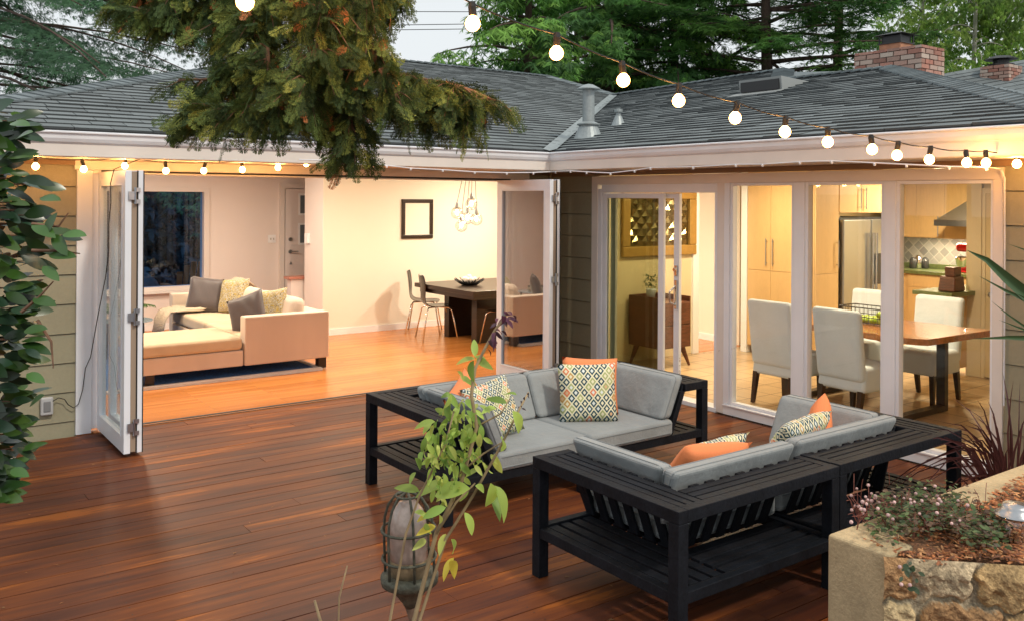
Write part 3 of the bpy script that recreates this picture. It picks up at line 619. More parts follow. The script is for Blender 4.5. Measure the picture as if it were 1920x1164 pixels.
# knitted throw over far arm
kt=MB(); n=16
prof_=[(3.05,.12),(3.08,.35),(3.14,.45),(3.3,.47),(3.55,.47),(3.75,.52),(3.92,.72),(4.1,.80),(4.22,.72)]
V=[];Fc=[]
for i,(x,z) in enumerate(prof_):
    for j in range(n+1):
        y=11.45+.42*j/n; V.append((x+.02*math.sin(j*1.7+i),y,z+.018*math.sin(j*2.1+i*1.3)))
for i in range(len(prof_)-1):
    for j in range(n): a=i*(n+1)+j; Fc.append((a,a+1,a+n+2,a+n+1))
kt.add(V,Fc); ko=kt.build('knit_throw',mat('cream_knit',(.60,.50,.38),.95,bump=(70,1,.02)),smooth=True); ko.modifiers.new('s','SOLIDIFY').thickness=.02
tag(ko,'cream knitted throw draped over the far end of the peach sofa','blanket')
# side table with books
stb=ony(268,604,10.9)
ST=thing('side_table','small round glass side table with black legs beside the chaise','side table',(2.55,11.0,0))
MB().lathe([(.27,.455),(.275,.46),(.27,.467)],(0,0,0),32).build('tabletop',mat('dark_glass_top',(.25,.3,.33),.08),ST)
for a in range(3): MB().tube([(.24*math.cos(a*2.1+.5),.24*math.sin(a*2.1+.5),.0),(.22*math.cos(a*2.1+.5),.22*math.sin(a*2.1+.5),.455)],.012,8).build('leg',M_dark,ST)
for k in range(3):
    bo=MB().box((-.13,-.09,0),(.13,.09,.026)).build('book',mat('book_cover_%d'%k,[(.25,.2,.16),(.45,.4,.34),(.12,.10,.10)][k],.6),bevel=.002); bo.location=(2.50,11.0,.468+k*.0265); bo.rotation_euler=(0,0,.1*k)
    tag(bo,['thick brown book at the bottom of the stack on the round side table','pale beige book in the middle of the stack on the side table','black covered book on top of the stack on the side table'][k],'book')
# palm
def palm(name,label,base,n,ln,mtl,spread=1.0,pinw=.012,dirbias=None):
    t=thing(name,label,'potted plant',base); fr=MB(); st=MB()
    for k in range(n):
        a=2*math.pi*k/n+random.uniform(-.3,.3); el=random.uniform(.5,1.25); L_=ln*random.uniform(.75,1.1); pts=[]
        for i in range(13):
            s=i/12; r=L_*s*math.cos(el)*(1+.3*s); z=L_*(s*math.sin(el)-.55*s*s); pts.append(Vector((r*math.cos(a)*spread,r*math.sin(a)*spread,z+.35)))
        st.tube([Vector((0,0,.12))]+pts,[.006]*4+[.004]*5+[.002]*5,5)
        for i in range(3,13):
            for sg in (-1,1):
                for q in (0,.5):
                    p=pts[i-1].lerp(pts[i],q) ; d=(pts[i]-pts[i-1]).normalized(); sdv=d.cross(Vector((0,0,1))).normalized()*sg; l=.22*(1-.5*i/12)*ln/.8
                    tip=p+sdv*l*.8+d*l*.6+Vector((0,0,-l*.35)); mid=p.lerp(tip,.45)+Vector((0,0,.02)); wv=d*pinw
                    fr.add([p,mid-wv,tip,mid+wv],[(0,1,2,3)])
    fr.build('frond',mtl,t); st.build('stem',mat('green_stem',(.08,.12,.03),.6),t)
    MB().lathe([(.10,0),(.15,.26),(.155,.28),(.13,.28),(.12,.22)],(0,0,0),20).build('pot',mat('cream_pot',(.5,.45,.38),.5),t); return t
M_palm=mat('palm_leaf',(.07,.13,.03),.5,island=.3,transl=.25)
palm('potted_palm','potted palm with arching green fronds below the dark living room window',(2.75,12.4,0),11,.52,M_palm)
# picture frame on the back wall
PF=thing('picture_frame','dark wooden picture frame with blank cream panel on the white wall','picture frame',(6.7,11.47,1.6))
a_=ony(753,374,11.46); b_=ony(811,447,11.46); x0,x1,z0,z1=a_.x-6.7,b_.x-6.7,b_.z-1.6,a_.z-1.6; q=.055
MB().box((x0,-.03,z0),(x1,-.002,z0+q)).box((x0,-.03,z1-q),(x1,-.002,z1)).box((x0,-.03,z0+q),(x0+q,-.002,z1-q)).box((x1-q,-.03,z0+q),(x1,-.002,z1-q)).build('frame',M_espresso,PF,bevel=.006)
MB().box((x0+q,-.012,z0+q),(x1-q,-.003,z1-q)).build('panel',M_wall,PF)
# pendants
PD=thing('pendant_cluster','cluster of five clear glass globe pendants over the dark dining table','pendant light',(6.6,9.9,2.46))
MB().lathe([(.14,-.03),(.14,-.001)],(0,0,0),24).build('canopy',M_steel,PD)
for (u,v) in ((857,400),(865,424),(876,410),(884,383),(893,412)):
    p=ond(u,v,11.9)-Vector((6.6,9.9,2.46))
    c=MB().tube([(p.x*.4,p.y*.4,-.02),(p.x,p.y,p.z+.14)],.0035,6).build('cord',M_dark,PD)
    gl=MB().sphere((p.x,p.y,p.z),.082,20).build('globe',M_jar,PD,smooth=True)
    s_=MB().lathe([(.022,.06),(.022,.10),(.008,.15)],(p.x,p.y,p.z),12).build('socket',M_steel,gl)
    MB().sphere((p.x,p.y,p.z+.01),.022,12,(1,1,1.5)).build('bulb',M_bulbi,gl,smooth=True)
# dining table dark
T=thing('dark_dining_table','square espresso wood dining table with slab legs in the living room','table',(6.98,9.9,0))
MB().box((-.85,-.72,.69),(.65,.72,.745)).box((-.80,-.66,.63),(.6,.66,.69)).build('tabletop',M_espresso,T,bevel=.004)
MB().box((-.42,-.16,0),(.6,-.04,.63)).build('leg',M_espresso,T); MB().box((-.42,.52,0),(.6,.64,.63)).build('leg',M_espresso,T)
BW=thing('fruit_bowl','black spiky metal bowl of white ornaments on the dark dining table','bowl',tuple(onz(880,535,.745)))
bm_=MB()
for k in range(26):
    a=2*math.pi*k/26; bm_.tube([(0,0,.01),(.10*math.cos(a),.10*math.sin(a),.02),(.20*math.cos(a),.20*math.sin(a),.07+.02*(k%2))],[.012,.016,.004],5)
bm_.build('bowl_rim',M_dark,BW)
for k in range(7):
    a=k*.9; MB().sphere((.07*math.cos(a)*(k>0),.07*math.sin(a)*(k>0),.075+(.03 if k==0 else 0)),.04,10).build('ornament',mat('white_ornament',(.75,.72,.66),.5),BW,smooth=True)
def mchair(label,x,y,rz):
    t=thing('dining_chair',label,'chair',(x,y,0),rz,'black moulded chairs at the dark dining table')
    # seat facing +x local
    n=8; V=[];Fc=[]
    prof2=[(.22,.435),(.15,.45),(0,.44),(-.14,.45),(-.19,.50),(-.205,.60),(-.215,.72),(-.23,.82),(-.24,.86)]
    wid=[.17,.20,.205,.19,.15,.13,.175,.18,.12]
    for (px,pz),w_ in zip(prof2,wid):
        for j in range(n+1): yy=-1+2*j/n; V.append((px+.03*abs(yy)**2*(1 if pz>.5 else 0),yy*w_,pz+.012*yy*yy))
    for i in range(len(prof2)-1):
        for j in range(n): a=i*(n+1)+j; Fc.append((a,a+1,a+n+2,a+n+1))
    o=MB().add(V,Fc).build('shell',mat('black_shell',(.022,.017,.014),.25),t,smooth=True); o.modifiers.new('s','SOLIDIFY').thickness=.012; sb=o.modifiers.new('q','SUBSURF'); sb.levels=1; sb.render_levels=2
    for sx in (-1,1):
        for sy in (-1,1): MB().tube([(sx*.24,sy*.23,0),(sx*.17,sy*.17,.40),(sx*.14,sy*.12,.43),(0,sy*.06,.435)],.010,8).build('leg',M_chrome,t,smooth=True)
    return t
mchair('black chrome-legged chair at the far left corner of the dark table',6.52,11.02,R(-35))
mchair('black chrome-legged chair pulled up to the near left corner of the dark table',6.34,10.38,R(-18))
mchair('black moulded chair half hidden behind the open folding door',6.80,9.45,R(90))

# ================================================================ KITCHEN
for i,(x,y) in enumerate([(7.5,4.6),(8.2,6.6),(10.6,5.7),(11.6,4.2),(7.4,6.6)]):
    ceiling_light(x,y,2.30,(44,32,78,70,30)[i],label='round recessed kitchen ceiling light over '+('the live edge table','the tiled passage by the sideboard','the peninsula and the fridge','the far stove corner','the walnut sideboard')[i],colr=(1,.79,.50))
M_kw=mat('kitchen_wall_paint',(.62,.50,.30),.7)
hp(MB().box((9.87,2.2,0),(10.0,4.98,2.30)).box((XR+.15,2.1,0),(9.87,2.2,2.30)).box((12.55,2.2,0),(12.7,9.0,2.30)).box((10.5,7.66,0),(12.55,7.8,2.3)),'interior_wall',M_kw)
pd=hp(MB().box((9.835,4.20,.01),(9.868,4.80,1.98)),'pantry_door',M_kw,bevel=.003)
sub(MB().box((9.82,4.84,0),(9.868,5.0,2.28)).box((9.83,4.80,0),(9.868,4.84,2.04)).box((9.83,4.1,1.98),(9.868,4.80,2.04)).build('casing',mat('cream_casing',(.66,.56,.38),.5)),pd)
sub(MB().sphere((9.79,4.72,.90),.03,14).lathe([(.025,0),(.025,.015)],(9.83,4.72,.90),14,M=Matrix.Rotation(R(90),4,'Y')).build('knob',M_steel,smooth=True),pd)
def handle(par,p,L_,ax='z'):
    d=Vector((0,0,1)) if ax=='z' else Vector((0,1,0)); out=Vector((-.03,0,0)) if par['face']=='x' else Vector((0,-.03,0)); p=Vector(p)
    m=MB().tube([p+out-d*L_/2,p+out+d*L_/2],.006,8)
    for s_ in (-.8,.8): m.tube([p+d*L_/2*s_,p+out+d*L_/2*s_],.004,6)
    o=m.build('handle',M_steel); sub(o,par); return o
def cab(name,label,a,b,face,fronts,hands,m=M_maple):
    """a,b box corners (world); fronts: list of rects in (t0,t1,z0,z1) along face axis; hands: (front index, t, zc, L)"""
    t=thing(name,label,'cabinet',(a[0],a[1],0)); off=Matrix.Translation((-a[0],-a[1],0))
    o=MB().box(a,b).build('carcass',m); o.parent=t; o.matrix_parent_inverse=off
    ds=[]
    for (t0,t1,z0,z1) in fronts:
        if face=='x': q=MB().box((a[0]-.02,t0+.002,z0+.002),(a[0]-.002,t1-.002,z1-.002))
        else: q=MB().box((t0+.002,a[1]-.02,z0+.002),(t1-.002,a[1]-.002,z1-.002))
        dd=q.build('door',m,bevel=.002); dd.parent=t; dd.matrix_parent_inverse=off; dd['face']=face; ds.append(dd)
    for (i,tt,zc,L_) in hands:
        p=(a[0]-.02,tt,zc) if face=='x' else (tt,a[1]-.02,zc)
        hmb=handle(ds[i],p,L_,'z')
    for dd in ds:
        if 'face' in dd: del dd['face']
    return t
cab('tall_cabinet','tall maple pantry cabinet with paired doors left of the fridge',(9.02,6.42,.09),(9.6,7.32,2.29),'x',[(6.97,7.32,1.03,2.28),(6.60,6.97,1.03,2.28),(6.42,6.60,.1,2.28),(6.97,7.32,.1,1.03),(6.60,6.97,.1,1.03)],[(0,7.02,1.26,.33),(1,6.92,1.26,.33)])
hp(MB().box((9.08,6.4,0),(9.6,7.32,.088)),'toe_kick',mat('dark_kick',(.2,.12,.05),.6)); hp(MB().box((9.0,7.33,0),(9.12,7.42,2.3)),'door_casing',M_white)
cab('tall_cabinet','narrow tall maple cabinet directly beside the steel fridge',(9.04,6.38,.09),(9.50,6.40,2.29),'y',[(9.04,9.49,1.03,2.28),(9.04,9.49,.1,1.03)],[(0,9.45,1.26,.33)])
cab('upper_cabinet','maple cabinet above the steel fridge with two bar handles',(9.53,6.40,1.74),(10.50,7.0,2.29),'y',[(9.53,9.99,1.745,2.28),(9.99,10.48,1.745,2.28)],[(0,9.94,1.92,.26),(1,10.05,1.92,.26)])
FR=thing('refrigerator','side by side stainless steel refrigerator with black water dispenser','refrigerator',(10,6.7,0))
def fp(mb,name,m,par=None,**k):
    o=mb.build(name,m,**k); o.parent=par or FR; o.matrix_parent_inverse=Matrix.Translation((-10,-6.7,0)) if par is None else Matrix.Identity(4); return o
fp(MB().box((9.54,6.40,.02),(10.46,7.1,1.69)),'body',M_dark)
d1=fp(MB().box((9.545,6.33,.06),(10.12,6.395,1.665)),'door',M_steel,bevel=.015,seg=3); d2=fp(MB().box((10.13,6.33,.06),(10.455,6.395,1.665)),'door',M_steel,bevel=.015,seg=3)
fp(MB().tube([(10.09,6.28,.5),(10.09,6.28,1.5)],.014,8),'handle',M_chrome,d1); fp(MB().tube([(10.16,6.28,.5),(10.16,6.28,1.5)],.014,8),'handle',M_chrome,d2)
fp(MB().box((10.2,6.318,.86),(10.43,6.331,1.24)),'water_dispenser',M_dark,d2,bevel=.004)
# back run of cabinets facing -X at X~11.9
cab('upper_cabinet','row of maple wall cabinets above the tiled splashback',(11.95,5.2,1.385),(12.3,7.3,2.29),'x',[(6.78,7.2,1.39,2.28),(6.38,6.78,1.39,2.28),(5.98,6.38,1.39,2.28),(5.6,5.98,1.39,2.28)],[(1,6.45,1.55,.28),(2,6.05,1.55,.22),(3,5.93,1.55,.22)])
def diamond(name,c1,c2,s,ax):
    m=bpy.data.materials.new(name); m.use_nodes=True; t=m.node_tree;N=t.nodes;L=t.links;b=N['Principled BSDF'];tc=N.new('ShaderNodeTexCoord'); mp=N.new('ShaderNodeMapping'); mp.inputs['Rotation'].default_value=(R(45),0,0) if ax=='x' else (0,R(45),0); L.new(tc.outputs['Object'],mp.inputs[0])
    sx=N.new('ShaderNodeSeparateXYZ'); L.new(mp.outputs[0],sx.inputs[0]); cb=N.new('ShaderNodeCombineXYZ'); L.new(sx.outputs[1 if ax=='x' else 0],cb.inputs[0]); L.new(sx.outputs[2],cb.inputs[1])
    br=N.new('ShaderNodeTexBrick'); br.offset=0; L.new(cb.outputs[0],br.inputs[0]); br.inputs['Scale'].default_value=1; br.inputs['Brick Width'].default_value=s; br.inputs['Row Height'].default_value=s; br.inputs['Mortar Size'].default_value=.005
    br.inputs['Color1'].default_value=(*c1,1); br.inputs['Color2'].default_value=(*c2,1); br.inputs['Mortar'].default_value=(.7,.68,.6,1); L.new(br.outputs[0],b.inputs['Base Color']); b.inputs['Roughness'].default_value=.15; b.inputs['Metallic'].default_value=.3; return m
ul=bpy.data.lights.new('strip_lamp','AREA'); ul.shape='RECTANGLE'; ul.size=1.6; ul.size_y=.06; ul.energy=26; ul.color=(1,.82,.58); uo=bpy.data.objects.new('strip_lamp_light',ul); COL.objects.link(uo); uo.location=(12.2,6.1,1.375); uo.rotation_euler=(0,0,R(90))
hp(MB().box((12.53,5.0,.9),(12.548,7.65,1.5)).box((11.0,7.63,.9),(12.53,7.648,1.5)),'splashback',diamond('diamond_tile',(.62,.60,.55),(.32,.32,.31),.11,'x'))
cab('base_cabinet','maple base cabinets under the green counter in the far corner',(11.95,5.2,.09),(12.5,7.0,.88),'x',[(6.4,6.9,.1,.70),(5.8,6.4,.1,.70),(5.3,5.8,.1,.70),(6.4,6.9,.70,.87),(5.8,6.4,.70,.87),(5.3,5.8,.70,.87)],[])
kc=MB().box((11.9,5.2,.88),(12.53,7.02,.925)).box((10.5,7.02,.88),(12.53,7.62,.925)).box((12.49,5.2,.9255),(12.525,7.6,.99)).build('kitchen_counter',M_green,bevel=.004); tag(kc,'green tiled corner counter under the splashback','counter')
cab('base_cabinet','maple base cabinets along the wall behind the fridge side',(10.6,7.06,.09),(11.9,7.6,.88),'y',[(10.6,11.2,.1,.87),(11.2,11.88,.1,.87)],[])
cab('peninsula','maple peninsula cabinet joining the pantry wall',(9.40,4.99,.09),(9.95,5.30,.88),'x',[(4.99,5.30,.1,.87)],[])
pc=MB().box((9.33,4.90,.88),(9.868,5.34,.925)).box((9.868,4.99,.88),(10.4,5.34,.925)).build('peninsula_counter',M_green,bevel=.004); tag(pc,'green peninsula counter top behind the dining chairs','counter')
# bread box, mixer, hood, canisters
BB=MB().hexa([(9.42,4.92,.926),(9.66,4.92,.926),(9.66,5.11,.926),(9.42,5.11,.926)],[(9.45,4.93,1.09),(9.64,4.93,1.09),(9.64,5.10,1.09),(9.45,5.10,1.09)]).build('bread_box',M_walnut,bevel=.02,seg=3); tag(BB,'walnut bread box on the green peninsula counter','box')
BB2=MB().box((9.48,4.95,1.092),(9.62,5.06,1.19)).build('wooden_crate',M_walnut,bevel=.006); tag(BB2,'small dark wooden crate on top of the walnut bread box','crate')
MX=thing('stand_mixer','red stand mixer with steel bowl on the far kitchen counter','mixer',(12.2,6.17,.925)); M_red=mat('red_enamel',(.6,.02,.02),.15,coat=.5)
MB().box((-.1,-.16,0),(.1,.16,.03)).box((-.05,-.15,.03),(.05,-.06,.28)).build('stand',M_red,MX,bevel=.015,seg=3); MB().box((-.06,-.16,.28),(.06,.17,.40)).build('motor_head',M_red,MX,bevel=.045,seg=4)
MB().lathe([(.05,.03),(.09,.08),(.115,.2),(.118,.21),(.11,.2)],(0,.07,0),20).build('mixing_bowl',M_chrome,MX,smooth=True)
HD=MB().hexa([(11.45,5.3,1.57),(11.94,5.3,1.57),(11.94,6.26,1.57),(11.45,6.26,1.57)],[(11.45,5.3,1.65),(11.94,5.3,1.65),(11.94,6.26,1.65),(11.45,6.26,1.65)]).hexa([(11.47,5.3,1.651),(11.92,5.3,1.651),(11.92,6.24,1.651),(11.47,6.24,1.651)],[(11.7,5.5,2.05),(11.9,5.5,2.05),(11.9,5.7,2.05),(11.7,5.7,2.05)]).build('range_hood',M_steel); tag(HD,'stainless steel range hood flaring out over the hidden stove','range hood')
for k,(u,v) in enumerate(((1712,480),(1722,488),(1736,492),(1652,490),(1655,500))):
    p=ond(u,v,12.9 if k<3 else 11.8); cn=MB().lathe([(.04,0),(.05,.01),(.05,.12+.03*(k%2)),(.035,.14+.03*(k%2)),(.02,.16+.03*(k%2))],(0,0,0),16).build('canister',M_chrome if k%2 else mat('dark_canister',(.05,.05,.05),.2),smooth=True); 
    cn.location=(min(p.x,12.4),min(p.y,7.5),.926); tag(cn,['steel canister leftmost against the diamond tiles','dark canister between two steel ones on the far counter','squat steel canister nearest the counter corner','dark bottle on the counter just right of the fridge','tall steel kettle on the counter right of the fridge'][k],'canister')
# sideboard with plant and mirror
SB=thing('sideboard','walnut mid-century sideboard with splayed legs behind the sliding door','sideboard',(7.5,7.35,0))
MB().box((-.24,-.24,.22),(.25,.27,.73)).box((-.24,-.24,.73),(-.22,.27,.79)).box((.23,-.24,.73),(.25,.27,.79)).box((-.22,.25,.73),(.23,.27,.79)).build('carcass',M_walnut,SB,bevel=.004)
for z0,z1 in ((.24,.47),(.485,.72)): MB().box((-.22,-.255,z0),(.23,-.241,z1)).build('drawer',M_walnut,SB,bevel=.003)
for sx in (-.17,.18):
    for sy in (-.17,.20): MB().tube([(sx,sy,.22),(sx+(-.06 if sx<0 else .07),sy+(.05 if sy>0 else -.05),0)],[.035,.014],10).build('leg',M_walnut,SB)
PP=thing('potted_herb','small green herb in a white pot on the walnut sideboard','potted plant',(7.40,7.40,.735)); MB().lathe([(.04,0),(.06,.12),(.062,.13),(.05,.13)],(0,0,0),18).build('pot',M_slip,PP,smooth=True)
hb=MB()
for k in range(160):
    a=random.uniform(0,6.28); r=random.uniform(0,.09); z=.13+random.uniform(0,.15); p=Vector((r*math.cos(a),r*math.sin(a),z)); d=Vector((random.uniform(-1,1),random.uniform(-1,1),random.uniform(0,1))).normalized()*.03; e=d.cross(Vector((.3,.2,1))).normalized()*.008
    hb.add([p,p+d*.5+e,p+d,p+d*.5-e],[(0,1,2,3)])
hb.build('foliage',M_palm,PP)
MR=thing('wall_mirror','gold framed quilted mirror panel on the yellow wall over the sideboard','mirror',(7.78,7.66,1.62)); M_gold=mat('gold_frame',(.42,.27,.08),.35,metal=.4,noise=(20,.1))
MB().box((-.62,-.05,-.40),(.62,-.002,-.28)).box((-.62,-.05,.28),(.62,-.002,.40)).box((-.62,-.05,-.28),(-.50,-.002,.28)).box((.50,-.05,-.28),(.62,-.002,.28)).build('frame',M_gold,MR,bevel=.012,seg=3)
qm=MB()
for i in range(-8,9):
    for j in range(-6,7):
        if (i+j)%2: continue
        cx_,cz_=i*.075,j*.075
        if abs(cx_)>.46 or abs(cz_)>.24: continue
        qm.add([(cx_-.07,-.012,cz_),(cx_,-.012,cz_-.07),(cx_+.07,-.012,cz_),(cx_,-.012,cz_+.07),(cx_+random.uniform(-.02,.02),-.035,cz_+random.uniform(-.02,.02))],[(0,1,4),(1,2,4),(2,3,4),(3,0,4)])
qm.box((-.5,-.011,-.28),(.5,-.003,.28)); qm.build('mirror_facets',mat('amber_mirror',(.24,.20,.10),.2,metal=.9),MR)
# dining table, chairs
DT=thing('dining_table','live edge wooden dining table with black steel legs behind the windows','table',(7.6,4.9,0))
V=[];n=24; 
for k in range(n+1):
    y=-.95+1.7*k/n; V.append((-.53+.03*math.sin(k*.9)+.02*math.sin(k*2.3)+(.08 if k==0 else 0),y))
for k in range(n,-1,-1):
    y=-.95+1.7*k/n; V.append((.53+.02*math.sin(k*1.1+1),y-(.04 if k==0 else 0)))
MB().poly([(x,y,.76) for x,y in V][::1],.055).build('tabletop',M_slab,DT,bevel=.006)
for y in (-.62,.45):
    MB().box((-.42,y-.04,0),(.42,y+.04,.05)).box((-.42,y-.04,.05),(-.36,y+.04,.70)).box((.36,y-.04,.05),(.42,y+.04,.70)).build('leg',M_dark,DT)
def parson(label,x,y,rz):
    t=thing('parson_chair',label,'chair',(x,y,0),rz,'white slipcovered chairs at the live edge table')
    # faces +x local; back at x=-.27
    mb=MB().hexa([(-.26,-.235,.36),(-.17,-.235,.36),(-.17,.235,.36),(-.26,.235,.36)],[(-.34,-.24,.97),(-.25,-.24,.97),(-.25,.24,.97),(-.34,.24,.97)])
    mb.build('backrest',M_slip,t,bevel=.04,seg=4)
    MB().hexa([(-.25,-.24,.27),(.24,-.235,.27),(.24,.235,.27),(-.25,.24,.27)],[(-.22,-.235,.49),(.24,-.24,.49),(.24,.24,.49),(-.22,.235,.49)]).build('seat',M_slip,t,bevel=.035,seg=4)
    for sx,sy in ((-.22,-.2),(-.22,.2),(.2,-.2),(.2,.2)):
        e=-.05 if sx<0 else 0
        MB().hexa([(sx+e-.016,sy-.016,0),(sx+e+.016,sy-.016,0),(sx+e+.016,sy+.016,0),(sx+e-.016,sy+.016,0)],[(sx-.024,sy-.024,.29),(sx+.024,sy-.024,.29),(sx+.024,sy+.024,.29),(sx-.024,sy+.024,.29)]).build('leg',M_espresso,t)
    return t
parson('white slipcovered chair seen from behind through the first window, back to the deck',7.10,5.28,0)
parson('white slipcovered chair seen from behind through the middle window, back to the deck',7.10,4.56,R(-4))
parson('white slipcovered chair facing the deck at the near end behind the table',8.28,4.62,R(180))
parson('white slipcovered chair mostly hidden behind the white mullion and wire basket',8.30,5.32,R(182))
BK=thing('wire_basket','black wire basket of green apples on the live edge table','basket',(7.60,4.78,.762)); bk=MB()
for z in (.02,.07,.15): bk.tube([(-.13,-.22,z),(.13,-.22,z),(.13,.22,z),(-.13,.22,z),(-.13,-.22,z)],.004 if z<.1 else .006,6)
for k in range(11): 
    y=-.22+.044*k; bk.tube([(-.13,y,.02),(-.13,y,.15)],.002,4); bk.tube([(.13,y,.02),(.13,y,.15)],.002,4)
for k in range(6): x=-.13+.052*k; bk.tube([(x,-.22,.02),(x,-.22,.15)],.002,4); bk.tube([(x,.22,.02),(x,.22,.15)],.002,4)
bk.build('wire_frame',M_dark,BK)
for k in range(16):
    ap=MB().sphere((0,0,0),.036,12,(1,1,.9)).build('apple',mat('green_apple',(.30,.42,.03),.3),smooth=True); ap.location=(7.6-.075+.075*(k%3),4.78-.17+.075*((k//3)%5),.80 if k<15 else .86); tag(ap,'green apple heaped in the black wire basket','apple','green apples in the wire basket')

# ================================================================ OUTDOOR SOFA SECTIONS
def section(label,W,loc,rz,arm,frontleg=True):
    """local: x 0..W, y 0 back .. D front, arm at x=0 if 'L' else at x=W (mirrored)."""
    D=1.0; T=.60; t=thing('sofa_section',label,'outdoor sofa',loc,rz,'black slatted outdoor sofa sections with grey cushions')
    sx=(lambda x:x) if arm=='L' else (lambda x:W-x)
    def B(mb,a,b): mb.box((min(sx(a[0]),sx(b[0])),a[1],a[2]),(max(sx(a[0]),sx(b[0])),b[1],b[2]))
    fr=MB()
    # outer top beams
    B(fr,(0,0,T-.055),(.055,D,T)); B(fr,(.055,0,T-.055),(W,.055,T))
    # arm end cross beam & inner rails
    B(fr,(.055,D-.055,T-.055),(.235,D,T-.001))
    B(fr,(.206,.213,T-.05),(.212,D-.055,T-.004)); B(fr,(.213,.206,T-.05),(W-.052,.212,T-.004))
    B(fr,(W-.05,.055,T-.054),(W,.235,T-.0015))
    # lower shelf beams
    for z in (.20,): 
        B(fr,(.004,.05,z-.0),(.05,D-.05,z+.05)); B(fr,(.05,.004,z),(W-.05,.05,z+.05)); B(fr,(.06,D-.052,z),(W-.03,D-.004,z+.055)); B(fr,(W-.05,.05,z),(W-.004,D-.05,z+.05))
    fr.build('frame',M_black,t,bevel=.003)
    legs=[(.0,.0),(.0,D-.06),(W-.06,.0)]+([(W-.06,D-.06)] if frontleg else [])
    for lx,ly in legs:
        m=MB(); 
        top=T-.056 if ly<.5 or lx<.1 else .20
        B(m,(lx,ly,0),(lx+.06,ly+.06,top)); m.build('leg',M_black,t,bevel=.003)
    sl=MB()
    for k in range(3):
        o=.064+.050*k
        B(sl,(o,.057,T-.022),(o+.040,D-.056,T-.003))
    for k in range(3):
        o=.064+.050*k
        B(sl,(.213,o,T-.022),(W-.052,o+.040,T-.0032))
    for k in range(4):
        o=.062+.075*k
        B(sl,(o,.062,.225),(o+.055,D-.054,.245))
    for k in range(4):
        o=.062+.075*k
        B(sl,(.366,o,.225),(W-.052,o+.055,.2452))
    for k in range(5):
        o=.40+.105*k; B(sl,(.366,o+.0,.225),(W-.052,o+.085,.2448))
    sl.build('slats',M_black,t,bevel=.002)
    # slanted supports
    su=MB(); yy=.30
    while yy<D-.03:
        su.beam((sx(.262),yy,T-.03),(sx(.385),yy,.25),.055,.016,up=(1,0,0)) if False else su.hexa(*[[Vector((sx(x_),y_,z_)) for x_,y_ in ((c-.009,yy-.028),(c+.009,yy-.028),(c+.009,yy+.028),(c-.009,yy+.028))] for c,z_ in ((.355,.25),(.228,T-.006))]); yy+=.108
    xx=.34
    while xx<W-.04:
        su.hexa(*[[Vector((sx(x_),y_,z_)) for x_,y_ in ((xx-.028,c-.009),(xx+.028,c-.009),(xx+.028,c+.009),(xx-.028,c+.009))] for c,z_ in ((.355,.25),(.228,T-.006))]); xx+=.108
    # end slanted post
    su.hexa(*[[Vector((sx(x_),y_,z_)) for x_,y_ in ((c-.02,D-.055),(c+.025,D-.055),(c+.025,D-.01),(c-.02,D-.01))] for c,z_ in ((.372,.25),(.245,T-.054))])
    su.build('back_slats',M_black,t,bevel=.002)
    # cushions
    cu=MB(); B(cu,(.365,.365,.255),(W-.004,D+.015,.37)); s1=cu.build('seat_cushion',M_cush,t,bevel=.028,seg=4)
    def loop(mb,cs,r=.0036,ch=.034):
        pts=[]; cs=[Vector(c) for c in cs]
        for i in range(4):
            c=cs[i]; p=cs[i-1]; q=cs[(i+1)%4]; e1=(p-c).normalized(); e2=(q-c).normalized(); pts+= [c+e1*ch,c+(e1+e2)*ch*.29,c+e2*ch]
        mb.tube(pts+[pts[0]],r,6,cap=False)
    pp=MB(); x_0,x_1=sorted((sx(.365),sx(W-.004)))
    for z in (.370-.026,.255+.026): loop(pp,[(x_0-.0005,.3645,z),(x_1+.0005,.3645,z),(x_1+.0005,D+.0155,z),(x_0-.0005,D+.0155,z)])
    M_pipe=mat('grey_piping',(.20,.225,.235),.9); pp.build('piping',M_pipe,s1)
    def leanpipe(m,o,off_):
        b=m.v[:4]; t=m.v[4:]; q=MB(); idx=((0,1),(3,2)) if off_=='back' else ((0,3),(1,2))
        for k_,(i,j) in enumerate(idx):
            oi,oj=idx[1-k_]; f=.026/.105; L_=lambda A,B: Vector(A).lerp(Vector(B),f)
            loop(q,[L_(b[i],b[oi]),L_(b[j],b[oj]),L_(t[j],t[oj]),L_(t[i],t[oi])])
        q.build('piping',M_pipe,o)
    def lean(axis,a,b,label=None):
        m=MB(); th=.105
        if axis=='back': bot=[(a+.03,.365,.372),(b,.365,.372),(b,.365+th,.372),(a+.12,.365+th,.372)]; top=[(a,.235,.66),(b,.235,.66),(b,.235+th,.66),(a,.235+th,.66)]
        else: bot=[(.365,a+.12,.372),(.365+th,a+.12,.372),(.365+th,b,.372),(.365,b,.372)]; top=[(.235,a,.66),(.235+th,a,.66),(.235+th,b,.66),(.235,b,.66)]
        bot=[Vector((sx(x),y,z)) for x,y,z in bot]; top=[Vector((sx(x),y,z)) for x,y,z in top]
        m.hexa(bot,top); return m
    c1=lean('back',.235,W-.008); leanpipe(c1,c1.build('back_cushion',M_cush,t,bevel=.030,seg=4),'back')
    c2=lean('arm',.345,D-.005); leanpipe(c2,c2.build('arm_cushion',M_cush,t,bevel=.030,seg=4),'arm')
    return t
NEAR=section('black slatted outdoor sofa section nearest the camera with worn near corner leg',1.13,(2.77,2.60,0),0,'L')
section('black slatted outdoor sofa section by the stone planter and window, arm towards the kitchen',1.17,(3.92,2.61,0),0,'R')
section('outdoor sofa section farthest right at the back with large patterned pillow, by the sliding door',1.13,(4.97,5.39,0),R(180),'L')
section('outdoor sofa section partly behind the leafy stems, nearest the folding door opening',1.10,(3.85,5.40,0),R(180),'R')
ch_=MB()
